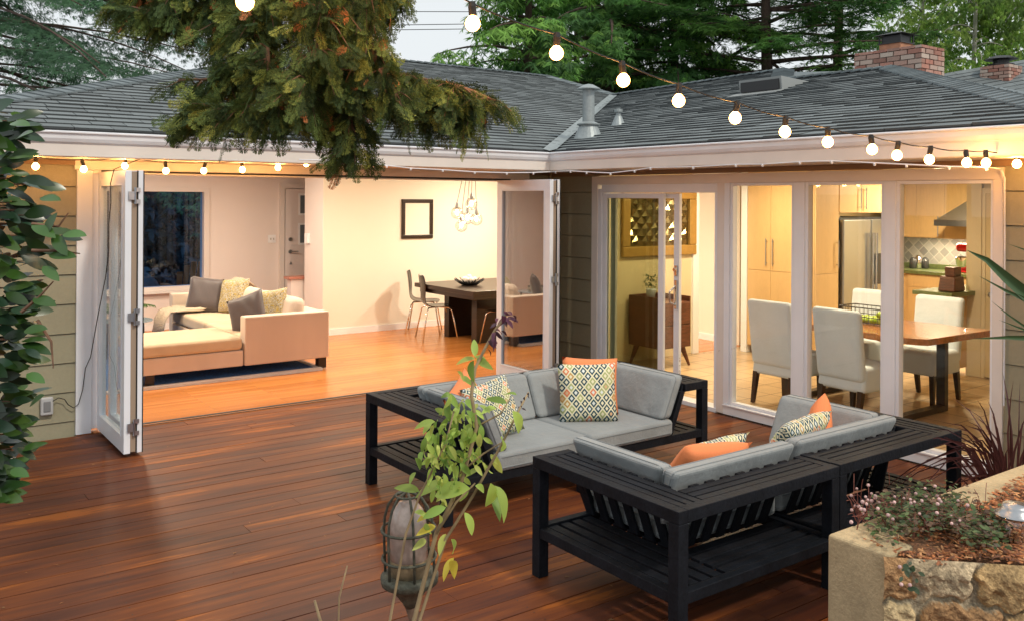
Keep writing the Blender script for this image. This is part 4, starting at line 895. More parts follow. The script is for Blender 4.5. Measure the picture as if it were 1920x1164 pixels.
for k in range(46):
    z=random.uniform(.05,.6); h_=random.uniform(.002,.009); side=random.random()<.5; ch_.box((2.7694,2.5994,z),(2.7694+random.uniform(.001,.005),2.5994+random.uniform(.001,.004),min(z+h_,.5995)))
for k in range(14):
    x=random.uniform(2.78,3.9); ch_.box((x,2.5994,.5965),(x+random.uniform(.002,.008),2.602,.6004))
wc_=ch_.build('paint_chips',mat('bare_wood_chip',(.34,.27,.19),.9)); sub(wc_,NEAR)
# patterned fabric
def pattern(cell=.042):
    m=bpy.data.materials.new('lattice_fabric'); m.use_nodes=True; t=m.node_tree;N=t.nodes;L=t.links;b=N['Principled BSDF'];tc=N.new('ShaderNodeTexCoord')
    def math_(op,a,b_=None,c=None):
        n=N.new('ShaderNodeMath'); n.operation=op
        for i,x in enumerate((a,b_,c)):
            if x is None: continue
            if isinstance(x,(int,float)): n.inputs[i].default_value=x
            else: L.new(x,n.inputs[i])
        return n.outputs[0]
    sx=N.new('ShaderNodeSeparateXYZ'); L.new(tc.outputs['Object'],sx.inputs[0]); x,y=sx.outputs[0],sx.outputs[1]
    s=1/cell; a=math_('MULTIPLY',math_('ADD',x,math_('MULTIPLY',y,.82)),s); c=math_('MULTIPLY',math_('SUBTRACT',x,math_('MULTIPLY',y,.82)),s)
    fa,fc=math_('FLOOR',a),math_('FLOOR',c); ua=math_('ABSOLUTE',math_('SUBTRACT',math_('FRACT',a),.5)); uc=math_('ABSOLUTE',math_('SUBTRACT',math_('FRACT',c),.5)); dd=math_('MAXIMUM',ua,uc)
    cb=N.new('ShaderNodeCombineXYZ'); L.new(fa,cb.inputs[0]); L.new(fc,cb.inputs[1]); wn=N.new('ShaderNodeTexWhiteNoise'); wn.noise_dimensions='2D'; L.new(cb.outputs[0],wn.inputs[0])
    def ramp(stops):
        r=N.new('ShaderNodeValToRGB'); r.color_ramp.interpolation='CONSTANT'; e=r.color_ramp.elements; e[0].position=0; e[0].color=(*stops[0][1],1); e[1].position=stops[1][0]; e[1].color=(*stops[1][1],1)
        for p,c_ in stops[2:]: q=r.color_ramp.elements.new(p); q.color=(*c_,1)
        return r
    cream=(.74,.72,.52); ol=(.36,.42,.17); te=(.004,.06,.09); oc=(.50,.30,.08); co_=(.68,.20,.08)
    r1=ramp([(0,te),(.55,ol),(.70,oc),(.80,co_),(.90,te)]); L.new(wn.outputs[0],r1.inputs[0])
    wn2=N.new('ShaderNodeTexWhiteNoise'); wn2.noise_dimensions='3D'; L.new(cb.outputs[0],wn2.inputs[0]); r2=ramp([(0,cream),(.45,(.68,.74,.72)),(.92,(.66,.44,.26))]); L.new(wn2.outputs[0],r2.inputs[0])
    ring=math_('MULTIPLY',math_('GREATER_THAN',dd,.20),math_('LESS_THAN',dd,.40)); mx=N.new('ShaderNodeMix'); mx.data_type='RGBA'; L.new(ring,mx.inputs[0]); L.new(r2.outputs[0],mx.inputs[6]); L.new(r1.outputs[0],mx.inputs[7])
    outer=math_('GREATER_THAN',dd,.40); mx2=N.new('ShaderNodeMix'); mx2.data_type='RGBA'; L.new(outer,mx2.inputs[0]); L.new(mx.outputs[2],mx2.inputs[6]); mx2.inputs[7].default_value=(*cream,1)
    L.new(mx2.outputs[2],b.inputs['Base Color']); b.inputs['Roughness'].default_value=.9; return m
M_pat=pattern(); M_patb=pattern(.060)
pillow('large lattice patterned pillow upright at the right back corner of the far outdoor sofa',M_patb,Vector((4.11,4.72,.555)),(-.52,-.80,.25),roll=1,size=.41,t=.14)
pillow('orange pillow behind the large lattice patterned pillow on the far outdoor sofa',M_orange,Vector((4.24,4.84,.565)),(-.42,-.84,.28),roll=-3,size=.41,t=.12)
pillow('lattice patterned pillow behind the leafy stems on the far outdoor sofa',M_pat,Vector((3.32,4.74,.54)),(.0,-.90,.34),roll=10,size=.38,t=.13)
pillow('orange pillow tucked behind the patterned one at the left back corner, far sofa',M_orange,Vector((3.21,4.86,.555)),(.35,-.85,.35),roll=26,size=.36,t=.12)
pillow('orange pillow lying across the back cushion of the near sofa section',M_orange,(3.52,3.16,.50),(.15,.75,.60),roll=5,size=.44,t=.13)
pillow('lattice patterned pillow half hidden under the lying orange one, near sofa section',M_pat,(3.66,3.26,.475),(.0,.8,.6),roll=-4,size=.44,t=.12)
pillow('pointed orange pillow standing on its corner in the near right sofa corner',M_orange,(4.52,3.16,.55),(-.65,.70,.15),roll=42,size=.34,t=.13)
pillow('lattice patterned pillow flopped against the right near sofa back cushion',M_pat,(4.26,3.14,.535),(-.05,.75,.55),roll=-6,size=.42,t=.13)

# ================================================================ STRING LIGHTS
def string_lights(label,pts,r,pre=None,post=None):
    t=thing('string_lights',label,'string lights',tuple(pts[0])); off=Matrix.Translation(-Vector(pts[0]))
    path=[]; tops=[Vector(p)+Vector((0,0,r+.045)) for p in pts]; seq=([Vector(pre)] if pre is not None else [])+tops+([Vector(post)] if post is not None else [])
    for i in range(len(seq)-1):
        for k in range(6):
            q=k/6; p=seq[i].lerp(seq[i+1],q); p.z-=.05*(seq[i+1]-seq[i]).length*q*(1-q)*2; path.append(p)
    path.append(seq[-1]); c=MB().tube(path,.0035,6).build('cable',M_rubber); c.parent=t; c.matrix_parent_inverse=off
    for p,tp in zip(pts,tops):
        p=Vector(p); dx=Vector((random.uniform(-.012,.012),random.uniform(-.012,.012),0))
        b=MB().lathe([(.001,-r),(r*.5,-r*.87),(r*.87,-r*.5),(r,0),(r*.87,r*.5),(r*.55,r*.84),(.013,r*1.02)],p+dx,18).build('bulb',M_bulbw,smooth=True); b.parent=t; b.matrix_parent_inverse=off
        s_=MB().tube([p+dx+Vector((0,0,r*.98)),tp+Vector((0,0,-.012)),tp+Vector((0,0,.006))],[.014,.015,.012],10).build('socket',M_rubber); s_.parent=b
    return t
S1=[(455,5),(885,45),(1044,100),(1166,151),(1273,190),(1382,222),(1473,248),(1552,267),(1633,281),(1684,292),(1745,300),(1811,306),(1848,306),(1906,308)]
p1_=[ony(u,v,2.74) for u,v in S1]; a0=p1_[0]; a1_=p1_[1]
extra=[a0.lerp(a1_,.36)+Vector((0,0,.10)),a0.lerp(a1_,.7)+Vector((0,0,.07))]
# the last bulbs run to the eave corner
p1_=[p1_[0]]+[ony(700,-70,2.74)]+p1_[1:]
string_lights('long string of warm round bulbs crossing above the deck from upper left to right wall',p1_,.029,pre=ony(200,-60,2.74),post=Vector((6.24,2.78,2.18)))
S2=[(68,313),(154,318),(236,312),(310,321),(385,321),(453,319),(519,315),(572,308)]
string_lights('short string of small warm bulbs under the eave above the folding doors',[ony(u,v,7.42) for u,v in S2],.026,pre=ony(-40,300,7.42),post=ony(600,298,7.42))
# cords
cd=MB().tube([ony(u,v,7.36) for u,v in ((572,300),(520,296),(460,292),(410,291),(330,292),(305,290))]+[ony(u,v,7.30) for u,v in ((285,293),(260,300),(236,309))]+[onx(214,318,1.545),onx(207,345,1.545),onx(208,380,1.545),onx(204,420,1.545),onx(204,470,1.545),onx(198,520,1.545),onx(190,560,1.545),onx(182,600,1.545)]+[ony(u,v,YL-.05) for u,v in ((170,668),(160,690),(155,730),(147,757),(138,764),(128,758),(121,748),(110,745),(98,752),(90,757))],.0035,6).build('extension_cord',M_rubber); tag(cd,'thin dark cord running from the eave down the left folding door to the outlet','cord')
pl=MB().tube([ony(296,290,7.33),ony(316,293,7.33)],.016,8).build('cord_plug',M_rubber); tag(pl,'dark cord plug joint resting against the left eave','plug')
wcp=[ony(u,v,7.13) for u,v in ((560,300),(640,302),(725,311),(770,316),(830,319),(890,323),(950,324.5),(1000,324),(1042,322))]+[onx(u,v,5.67) for u,v in ((1070,321),(1100,323),(1145,325),(1190,320),(1220,315),(1300,313.5),(1380,309),(1430,308.5),(1500,304),(1560,302.5),(1640,306),(1700,309),(1780,313),(1850,314))]+[onx(u,v,6.2) for u,v in ((1878,318),(1884,335),(1884,460),(1883,640),(1882,760))]
wc=MB().tube(wcp,.0055,6).build('white_cable',M_gutter); tag(wc,'thin white cable with tiny clips looping along the soffit and down the window trim','cable')
wl=MB(); 
for p in wcp[2:-4:1]: wl.lathe([(.008,-.02),(.010,-.006),(.004,.0)],p,8)
sub(wl.build('clips',M_white),wc)

# ================================================================ VEGETATION HELPERS
def fastmesh(name,V,Fq,C,m,parent=None):
    """V (n,3), Fq (f,k), C (n,3)"""
    me=bpy.data.meshes.new(name); k=Fq.shape[1]; me.vertices.add(len(V)); me.vertices.foreach_set('co',V.astype(np.float32).ravel())
    me.loops.add(Fq.size); me.loops.foreach_set('vertex_index',Fq.astype(np.int32).ravel()); me.polygons.add(len(Fq)); me.polygons.foreach_set('loop_start',np.arange(0,Fq.size,k,dtype=np.int32)); me.polygons.foreach_set('loop_total',np.full(len(Fq),k,dtype=np.int32))
    me.update(calc_edges=True); me.materials.append(m)
    ca=me.color_attributes.new('Col','FLOAT_COLOR','POINT'); a=np.ones((len(V),4),dtype=np.float32); a[:,:3]=C; ca.data.foreach_set('color',a.ravel())
    o=bpy.data.objects.new(name,me); COL.objects.link(o)
    if parent is not None: o.parent=parent; o.matrix_parent_inverse=parent.matrix_world.inverted() if parent.matrix_world!=Matrix.Identity(4) else Matrix.Translation(-Vector(parent.location))
    return o
def unit(a): return a/np.maximum(np.linalg.norm(a,axis=-1,keepdims=True),1e-9)
def scatter(P,D,Nn,S,C,tmpl,tf):
    """place template (m,3) (x along D, z along N) at points P with scale S"""
    D=unit(D); Nn=unit(Nn-D*np.sum(Nn*D,1,keepdims=True)); B=np.cross(Nn,D); S=np.asarray(S)[:,None,None]
    V=P[:,None,:]+S*(tmpl[None,:,0:1]*D[:,None,:]+tmpl[None,:,1:2]*B[:,None,:]+tmpl[None,:,2:3]*Nn[:,None,:])
    m=len(tmpl); Fq=(tf[None]+(np.arange(len(P))*m)[:,None,None]).reshape(-1,tf.shape[1]); return V.reshape(-1,3),Fq,np.repeat(C,m,0)
def quadstrip(tm,a,b,w,zz=0,droop=0):
    a=np.array(a);b=np.array(b);d=b-a;l=np.linalg.norm(d);d/=l;n=np.array([-d[1],d[0],0])
    o=len(tm); mid=a+(b-a)*.4
    tm+= [a,mid+n*w+[0,0,-droop*l*.3],b+[0,0,-droop*l],mid-n*w+[0,0,-droop*l*.3]]; return [o,o+1,o+2,o+3]
def spray_template():
    tm=[];tf=[]; r=random.Random(3)
    tf.append(quadstrip(tm,(0,0,0),(1,0,-.12),.016))
    for i in range(8):
        t=.05+.12*i
        for sg in (1,-1):
            l=(.42*(1-t)**.8+.09)*r.uniform(.6,1.3); an=sg*R(42+r.uniform(-6,6)); a=np.array([t,0,-.12*t*t]); b=a+np.array([math.cos(an)*l,math.sin(an)*l,-.16*l]); tf.append(quadstrip(tm,a,b,.017,droop=.1))
            for q in (.35,.6,.85):
                for s2 in (1,-1):
                    a2=a+(b-a)*q; l2=.15*(1-q*.45)*r.uniform(.6,1.3); an2=an+s2*R(42); tf.append(quadstrip(tm,a2,a2+np.array([math.cos(an2)*l2,math.sin(an2)*l2,-.03]),.019))
    return np.array(tm),np.array(tf)
SPT,SPF=spray_template()
def leaf_template(w=.24,fold=.06,droop=.12,n=6):
    tm=[];tf=[]
    for i in range(n+1):
        t=i/n; ww=w*math.sin(math.pi*min(1,(t*.93+.035)))**.8*(1-.25*t); z=-droop*t*t
        if i in (0,n): ww=.012 if i==0 else .002
        tm+=[(t,-ww,z+fold*ww/w),(t,0,z),(t,ww,z+fold*ww/w)]
    for i in range(n):
        a=3*i; tf+=[[a,a+3,a+4,a+1],[a+1,a+4,a+5,a+2]]
    return np.array(tm),np.array(tf)
def foliage_mat(name,rough=.55,transl=.25,coat=0,spec=.4,island=.18): return mat(name,(1,1,1),rough,attr=True,transl=transl,coat=coat,spec=spec,island=island)
M_conif=foliage_mat('cypress_foliage',.75,.15,island=.42,spec=.25); M_tree=foliage_mat('tree_foliage',.7,.42); M_cam=foliage_mat('camellia_leaf',.3,.06,spec=.6); M_leaf=foliage_mat('young_leaf',.45,.4)
M_bark=mat('bark_brown',(.10,.065,.05),.9,noise=[(3,.3),(20,.3)],nstretch=(3,3,.6),bump=(18,1,.03)); M_twig=mat('twig_brown',(.16,.09,.055),.8,noise=(30,.3)); M_birch=mat('birch_bark',(.42,.40,.36),.8,noise=(6,.3))

# ================================================================ OVERHANGING CYPRESS BRANCHES
def resample(pts,step):
    out=[pts[0]]
    for a,b in zip(pts[:-1],pts[1:]):
        n=max(1,int((b-a).length/step))
        for i in range(1,n+1): out.append(a.lerp(b,i/n))
    return out
paths=[([(690,-90),(684,0),(690,70),(712,130),(770,148),(850,158),(895,176),(930,192)],3.55,.020,(35,85)),
([(690,60),(668,120),(655,180),(660,235),(668,290)],3.5,.011,(28,68)),
([(560,-90),(530,20),(490,100),(440,140),(380,150),(335,150)],3.7,.016,(25,60)),
([(500,90),(505,150),(480,190),(420,205),(350,212)],3.45,.010,(25,60)),
([(470,-90),(400,0),(330,30),(250,15)],3.9,.014,(25,50)),
([(620,-90),(600,40),(590,110),(570,170)],3.4,.012,(30,85)),
([(650,-90),(640,20),(620,100),(610,170),(622,235)],3.6,.012,(30,80)),
([(740,-90),(735,-20),(732,20)],3.7,.010,(18,42)),
([(850,158),(868,190),(875,225)],3.5,.008,(20,60)),
([(770,148),(790,185),(800,215)],3.55,.008,(20,60)),
([(300,-90),(260,-20),(215,0)],4.0,.010,(20,60)),([(540,-90),(455,-20),(425,40),(410,75)],3.8,.010,(25,60)),([(600,-90),(500,-10),(470,60),(480,110)],3.6,.010,(25,60)),([(420,-90),(340,-30),(300,10)],3.9,.010,(25,55)),([(640,130),(560,150),(520,200),(500,235)],3.45,.009,(20,60)),([(712,130),(740,170),(745,210)],3.4,.008,(20,60)),([(780,-90),(700,-50),(640,-25)],3.8,.010,(20,45))]
OT=thing('overhanging_cypress','dark olive cypress branches with rusty tips hanging down over the roof edge and string lights','tree',tuple(ond(560,-700,4.2)))
bw=MB(); P=[];D=[];NN=[];SS=[];CC=[]
tipcol=[(.085,.135,.036),(.050,.085,.030),(.125,.17,.040),(.22,.25,.055),(.50,.20,.08)]
for pi_,(px,dd,rr,ext) in enumerate(paths):
    jit=random.uniform(-.1,.1); pts=[ond(u,v,dd+jit*i/len(px)) for i,(u,v) in enumerate(px)]; rs=resample(pts,.035); bw.tube(rs,[rr*(1-.75*i/len(rs)) for i in range(len(rs))],7)
    for i in range(len(rs)-1):
        p=rs[i]; ax=(rs[i+1]-rs[i]).normalized()
        for q in range(5):
            if random.random()<(.22 if pi_ in (2,4) else .16 if pi_>8 else .22): continue
            out=(RT*random.uniform(-1,1)+FW*random.uniform(-1,1)*.9+UP*random.uniform(-.9,.35)+ax*random.uniform(-.1,.9)).normalized()
            ln=random.uniform(*ext)/1684*dd; e=p+out*ln+Vector((0,0,-.35*ln)); m=p.lerp(e,.5)+Vector((0,0,.10*ln)); bw.tube([p,m,e],[.004,.003,.0012],4)
            for k in range(7):
                tt=.12+.14*k; c=p.lerp(m,min(1,tt*2)) if tt<.5 else m.lerp(e,min(1,(tt-.5)*2)); 
                d_=(out*.8+Vector((random.uniform(-.6,.6),random.uniform(-.6,.6),random.uniform(-1.3,.05)))).normalized()
                P.append(c);D.append(d_);NN.append((random.uniform(-1,1),random.uniform(-1,1),random.uniform(-.2,1)));SS.append(random.uniform(.06,.11))
                rnd=random.random(); cc=tipcol[4] if rnd<.022 else tipcol[3] if (k>=6 and rnd<.25) else tipcol[random.choice((0,1,2) if k>=3 else (0,1,1))]; f=random.uniform(.8,1.2); CC.append((cc[0]*f,cc[1]*f,cc[2]*f))
bo=bw.build('branch',M_twig); bo.parent=OT; bo.matrix_parent_inverse=Matrix.Translation(-OT.location)
# the limb that carries them, rising out of the picture to its trunk on the left behind the camera's view
tl=MB().tube([ond(700,-85,3.6),ond(560,-260,3.9),ond(300,-520,4.2),ond(-300,-700,4.6),ond(-900,-300,5.0)+Vector((0,0,0))],[.03,.05,.07,.09,.11],10)
for (px,dd,rr,ext) in paths: 
    if px[0][1]==-90: tl.tube([ond(px[0][0],-85,dd),ond(px[0][0]*.7+150,-330,dd*.5+2.05)],[rr,.035],7)
bt=ond(-900,-300,5.0); tl.tube([(bt.x,bt.y,-.45),(bt.x,bt.y,2.5),(bt.x,bt.y,bt.z+1)],[.22,.17,.12],12)
o=tl.build('trunk',M_bark); o.parent=OT; o.matrix_parent_inverse=Matrix.Translation(-OT.location)
V,Fq,Cv=scatter(np.array(P),np.array([tuple(a) for a in D]),np.array(NN),SS,np.array(CC),SPT,SPF); fastmesh('foliage',V,Fq,Cv,M_conif,OT); print('cypress sprays',len(P),len(Fq))

# ================================================================ BACKGROUND TREES
def tuft_template(nb,seed,wid=.09,spread=.9,flat=.5,droop=.3):
    tm=[];tf=[]; r=random.Random(seed)
    for k in range(nb):
        an=r.uniform(-spread,spread)*1.6; l=r.uniform(.55,1); z=r.uniform(-flat,flat)*.4; a=np.array([r.uniform(-.15,.25),r.uniform(-.12,.12),0]); b=a+np.array([math.cos(an)*l,math.sin(an)*l,z-droop*l]); tf.append(quadstrip(tm,a,b,wid*r.uniform(.7,1.3),droop=.1))
    return np.array(tm),np.array(tf)
def tree(name,label,u,d,height,tr,limb,foli,cols,cat='tree',bark=None,lean=0,zr=None,group=None,seed=1,trunkz=None,az=None):
    """limb=(zmin,zmax,n,len0,len1,elev,droop) foli=(per_m,size,blades,wid,spreadradius,flat,droop)"""
    height=min(height,limb[1]+.35); rr=random.Random(seed); b=ond(u,372,d); base=Vector((b.x,b.y,-.45)); t=thing(name,label,cat,tuple(base),group=group)
    tb=MB(); n=9; tp=[]
    for i in range(n+1):
        s=i/n; tp.append(Vector((lean*s*height+.06*math.sin(3*s+seed),.08*math.sin(4*s+seed*2),s*height)))
    tb.tube(tp,[tr*(1-.75*(i/n)**1.2)+.01 for i in range(n+1)],10)
    def tat(z): s=max(0,min(.999,z/height))*n; i=int(s); return tp[i].lerp(tp[i+1],s-i)
    P=[];D=[];N2=[];S2=[];C2=[]
    zmin,zmax,nl,l0,l1,el,dr=limb; pm,size,nbl,wid,rad,flat,drp=foli
    for k in range(nl):
        f=(k+.5)/nl; z=zmin+(zmax-zmin)*f+rr.uniform(-.1,.1); a=rr.uniform(0,2*math.pi) if az is None else rr.uniform(*az)
        L_=(l0+(l1-l0)*f)*rr.uniform(.65,1.15); e=el+rr.uniform(-.18,.18); o_=tat(z); pts=[]
        bend=rr.uniform(-.25,.25)
        for i in range(7):
            s=i/6; aa=a+bend*s; pts.append(o_+Vector((math.cos(aa)*L_*s*math.cos(e),math.sin(aa)*L_*s*math.cos(e),L_*(math.sin(e)*s-dr*s*s))))
        tb.tube(pts,[tr*.28*(1-.85*i/6)*(.5+L_/ (l0+.01)*.5)+.006 for i in range(7)],5)
        cshade=rr.uniform(.7,1.3); cbase=cols[rr.randrange(len(cols))]
        nf=int(pm*L_)
        for q in range(nf):
            s=.18+.82*(rr.random()**.75); i=min(5,int(s*6)); p=pts[i].lerp(pts[i+1],s*6-i); ax=(pts[i+1]-pts[i]).normalized()
            sdv=Vector((-ax.y,ax.x,0)).normalized(); wl_=rad*(1.15-.6*s)*L_/3; off_=rr.gauss(0,1)*wl_; p=p+sdv*off_+Vector((0,0,-abs(off_)*.25+rr.uniform(-.5,.12)*flat*.6)); 
            dv=(ax*.7+sdv*(off_/(wl_+.01))*.6+Vector((0,0,rr.uniform(-.5,.2)-drp))); P.append(p+base); D.append(tuple(dv)); N2.append((rr.uniform(-.4,.4),rr.uniform(-.4,.4),1)); S2.append(size*rr.uniform(.6,1.3))
            g_=cshade*rr.uniform(.75,1.25); c=cbase if rr.random()<.7 else cols[rr.randrange(len(cols))]; C2.append((c[0]*g_,c[1]*g_,c[2]*g_))
    o=tb.build('trunk',bark or M_bark,smooth=True); o.parent=t
    tm,tf=tuft_template(nbl,seed,wid,.8,.5,drp*.5); V,Fq,Cv=scatter(np.array([tuple(p) for p in P]),np.array(D),np.array(N2),S2,np.array(C2),tm,tf); fastmesh('crown',V,Fq,Cv,M_tree,t)
    return t
GR=[(.11,.27,.06),(.15,.34,.07),(.07,.18,.05),(.21,.40,.08)]; DK=[(.075,.19,.055),(.105,.25,.06),(.05,.125,.045),(.16,.32,.075)]; BI=[(.32,.50,.11),(.24,.40,.10),(.44,.58,.16)]; CE=[(.07,.17,.085),(.09,.21,.10),(.05,.12,.07)]
RW=(42,.26,9,.07,.55,1.0,.5)
tree('redwood_tree','tall redwood with thick brown trunk behind the roof valley, drooping bright green sprays',1138,24,13,.24,(3.2,10,34,3.0,2.4,.12,.35),RW,GR,seed=11)
tree('redwood_tree','slimmer redwood with thin dark trunk just left of the thick trunked one',1080,27,13,.15,(3.6,10,36,2.9,2.3,.1,.35),RW,GR,seed=12)
tree('redwood_tree','bushy bright green conifer at the right edge of the open patch of sky',985,21,11,.14,(3.0,9,50,2.2,1.8,.15,.30),(46,.24,9,.07,.6,1.0,.5),GR,seed=13)
tree('redwood_tree','green conifer filling between the redwood trunks and the dark cypress',1260,25,13,.15,(3.4,10,50,3.3,2.6,.12,.32),(46,.27,9,.07,.6,1.0,.5),GR,seed=14)
CY=(64,.24,10,.06,.62,.45,.05)
tree('cypress_tree','broad dark cypress with layered flat boughs behind the box roof vent',1440,23,12,.22,(3.0,9.5,62,4.2,3.2,.12,.10),CY,DK,seed=21)
tree('cypress_tree','dark cypress whose top boughs reach out above the brick chimney',1575,26,13,.20,(5.8,11,24,3.0,2.6,.16,.10),CY,DK,seed=22)
tree('cypress_tree','lower dark conifer close behind the ridge left of the brick chimney',1560,20,5.0,.12,(2.6,4.9,36,2.6,1.3,.10,.10),CY,DK,seed=23)
BR=(58,.15,8,.16,.7,1.6,1.3)
for (u,d,s_,lb) in ((1735,30,31,'slender birch with pale trunk directly behind the brick chimney'),(1815,27,32,'drooping light green birch between the two chimneys'),(1895,28,33,'drooping light green birch above the small far right chimney'),(1960,24,35,'light green birch cut off by the right edge')):
    tree('birch_tree',lb,u,d,13,.09,(3.0,11,44,2.2,1.8,.7,.9),BR,BI,bark=M_birch,seed=s_,lean=.03 if s_==32 else -.02)
tree('cedar_tree','dark blue green cedar at far left with long boughs sweeping down to the right',-90,20.5,13,.13,(4.4,11.5,50,8.0,5.8,-.02,.18),(72,.15,12,.04,.36,.35,.25),CE,seed=41,az=(-1.6,1.2))
tree('pine_tree','small distant conifer just above the ridge beside the cypress branch tips',800,38,5.6,.12,(2.0,5.6,40,2.4,.5,.1,.1),(50,.26,9,.07,.6,.5,.1),DK,seed=42)
tree('pine_tree','distant conifer hidden largely behind the hanging cypress branches',620,34,5.6,.12,(2.0,5.6,40,2.2,.6,.1,.1),(50,.26,9,.07,.6,.5,.1),DK,seed=43)
# distant wood as one mass
rr=random.Random(5); P=[];D=[];N2=[];S2=[];C2=[]
for k in range(9000):
    u=rr.uniform(-300,2300); d=rr.uniform(44,60); top=4.6+1.0*math.sin(u*.013)+.6*math.sin(u*.041)+(1.2 if u>1000 else 0); z=rr.uniform(0,1)**.7*top; b=ond(u,372,d); P.append((b.x,b.y,z)); D.append((rr.uniform(-1,1),rr.uniform(-1,1),rr.uniform(-.6,.6))); N2.append((rr.uniform(-1,1),rr.uniform(-1,1),1)); S2.append(rr.uniform(.5,1.0)); c=rr.choice(DK+GR[:2]); C2.append(c)
tm,tf=tuft_template(8,3,.16,.9,.8,.2); V,Fq,Cv=scatter(np.array(P),np.array(D),np.array(N2),S2,np.array(C2),tm,tf); o=fastmesh('distant_wood',V,Fq,Cv,M_tree); tag(o,kind='stuff')
# power lines
for k,(a,b) in enumerate((((560,11),(1000,24)),((560,46),(1000,40)),((560,54),(1000,50)))):
    A_=ond(a[0]-400,a[1],42); B_=ond(b[0]+300,b[1],42); o=MB().tube([A_,A_.lerp(B_,.5)+Vector((0,0,-.12)),B_],.018,5).build('power_line',M_dark); tag(o,['topmost power line crossing the open sky patch','middle power line crossing the open sky patch','lowest power line crossing the open sky patch'][k],'power line')
# garden backdrop behind the far window, dusk blue put into the hedge colours
hg=[];
rr=random.Random(8); P=[];D=[];N2=[];S2=[];C2=[]
for k in range(2600):
    P.append((rr.uniform(.5,7),rr.uniform(18.2,19.0),rr.uniform(-.4,3.4))); D.append((rr.uniform(-1,1),rr.uniform(-1,1),rr.uniform(-1,1))); N2.append((rr.uniform(-1,1),-1,.3)); S2.append(rr.uniform(.15,.3)); c=rr.choice([(.02,.045,.06),(.05,.10,.14)]); C2.append(c)
V,Fq,Cv=scatter(np.array(P),np.array(D),np.array(N2),S2,np.array(C2),tm,tf); ho=fastmesh('hedge',V,Fq,Cv,M_tree); tag(ho,'dusk-tinted backdrop hedge seen through the living room window','hedge')
sub(MB().box((.4,19.0,-.45),(7.2,19.6,3.5)).build('hedge_core',mat('hedge_dusk_backing',(.006,.010,.012),.95)),ho)  # near-black backing box, dusk darkness put into its colour
AC=thing('adirondack_chair','orange slatted garden chair outside the living room window','chair',(4.35,14.6,-.1)); M_adi=mat('orange_cedar',(.50,.15,.04),.6,noise=(5,.2))
for k in range(6):
    a=(k-2.5); MB().hexa([(a*.085-.036,.02,.2),(a*.085+.036,.02,.2),(a*.085+.036,.04,.2),(a*.085-.036,.04,.2)],[(a*.11-.045,-.30,.98-.025*a*a),(a*.11+.045,-.30,.98-.025*a*a),(a*.11+.045,-.28,.98-.025*a*a),(a*.11-.045,-.28,.98-.025*a*a)]).build('back_slat',M_adi,AC,bevel=.01)
MB().box((-.28,.0,.28),(.28,.5,.31)).build('seat',M_adi,AC); 
for sx in (-.3,.3): MB().box((sx-.03,.42,-.35),(sx+.03,.5,.55)).box((sx-.05,-.2,.55),(sx+.05,.55,.58)).box((sx-.02,-.3,-.35),(sx+.02,-.2,.56)).build('arm',M_adi,AC)
def rock(label,c,r,sq,seed):
    me=MB().sphere((0,0,0),r,28,sq); rr=random.Random(seed); ph=[rr.uniform(0,6) for _ in range(6)]
    me.v=[tuple(Vector(v)*(1+.12*math.sin(v[0]*7/r*.3+ph[0])*math.cos(v[1]*6/r*.3+ph[1])+.05*math.sin(v[2]*14/r*.3+ph[2]))) for v in me.v]
    o=me.build('boulder',mat('boulder_stone',(.12,.12,.13),.9,noise=(6,.3),bump=(12,.6,.03)),smooth=True); o.location=c; return tag(o,label,'rock')
rock('large rounded boulder outside the window beside the orange garden chair',(3.5,15.6,.2),.62,(1.1,.8,.75),1); rock('higher boulder outside the window behind the palm fronds',(2.4,16.6,.4),.75,(1.2,.8,.8),2)

# ================================================================ CAMELLIA BUSH (left edge)
LT,LF=leaf_template(.25,.025,.22,7)
CB=thing('camellia_bush','glossy dark green camellia bush cut by the left edge in front of olive siding','bush',tuple(ond(-60,372,3.2)[:2])+(-.45,))
prof_c=[(205,70),(235,60),(270,52),(330,75),(380,105),(440,140),(480,100),(540,90),(600,100),(660,85),(720,62),(780,78),(830,70),(880,60),(935,36)]
def pw(v):
    for (a,b),(c,d) in zip(prof_c[:-1],prof_c[1:]):
        if a<=v<=c: return b+(d-b)*(v-a)/(c-a)
    return 30
P=[];D=[];N2=[];S2=[];C2=[]; tw=MB(); cx=-70
for k in range(620):
    v=random.uniform(205,935); lim=(pw(v)-cx)*(.76+.08*math.sin(v*.06))*random.uniform(.75,1.05); r=lim*random.uniform(.25,1)**.5; 
    ang=random.uniform(-3.1,3.1) if k%3==0 else random.uniform(-1.9,1.9)   # around facing-right/camera side
    dd=3.15; hub=ond(cx,v,dd); q=hub+RT*(r*math.cos(ang)*dd/1684)-FW*(math.sin(ang)*lim*dd/1684*.8)
    if math.cos(ang)<0 and random.random()<.2: continue
    outd=(RT*math.cos(ang)-FW*math.sin(ang)+Vector((0,0,random.uniform(-.45,.5)))+RT*random.uniform(-.5,.5)).normalized()
    P.append(tuple(q));D.append(tuple(outd));nn=-FW*random.uniform(.1,1)+RT*random.uniform(-.6,.6)+Vector((0,0,random.uniform(-.1,.9))); N2.append(tuple(nn)); S2.append(random.uniform(.06,.115)); f=random.uniform(.6,1.35); c=random.choice([(.016,.048,.010),(.034,.092,.014),(.011,.030,.011),(.022,.06,.03),(.05,.11,.02)]); C2.append((c[0]*f,c[1]*f,c[2]*f))
    if k%4==0: tw.tube([hub+Vector((0,0,-.08)),hub.lerp(q,.5),q],[.006,.004,.002],5)
for pts in (((40,585),(75,555),(100,528)),((60,470),(110,470),(150,476)),((60,420),(110,425),(128,400)),((70,600),(96,640),(100,690))): tw.tube([ond(u,v,2.85) for u,v in pts],[.006,.004,.002],5)
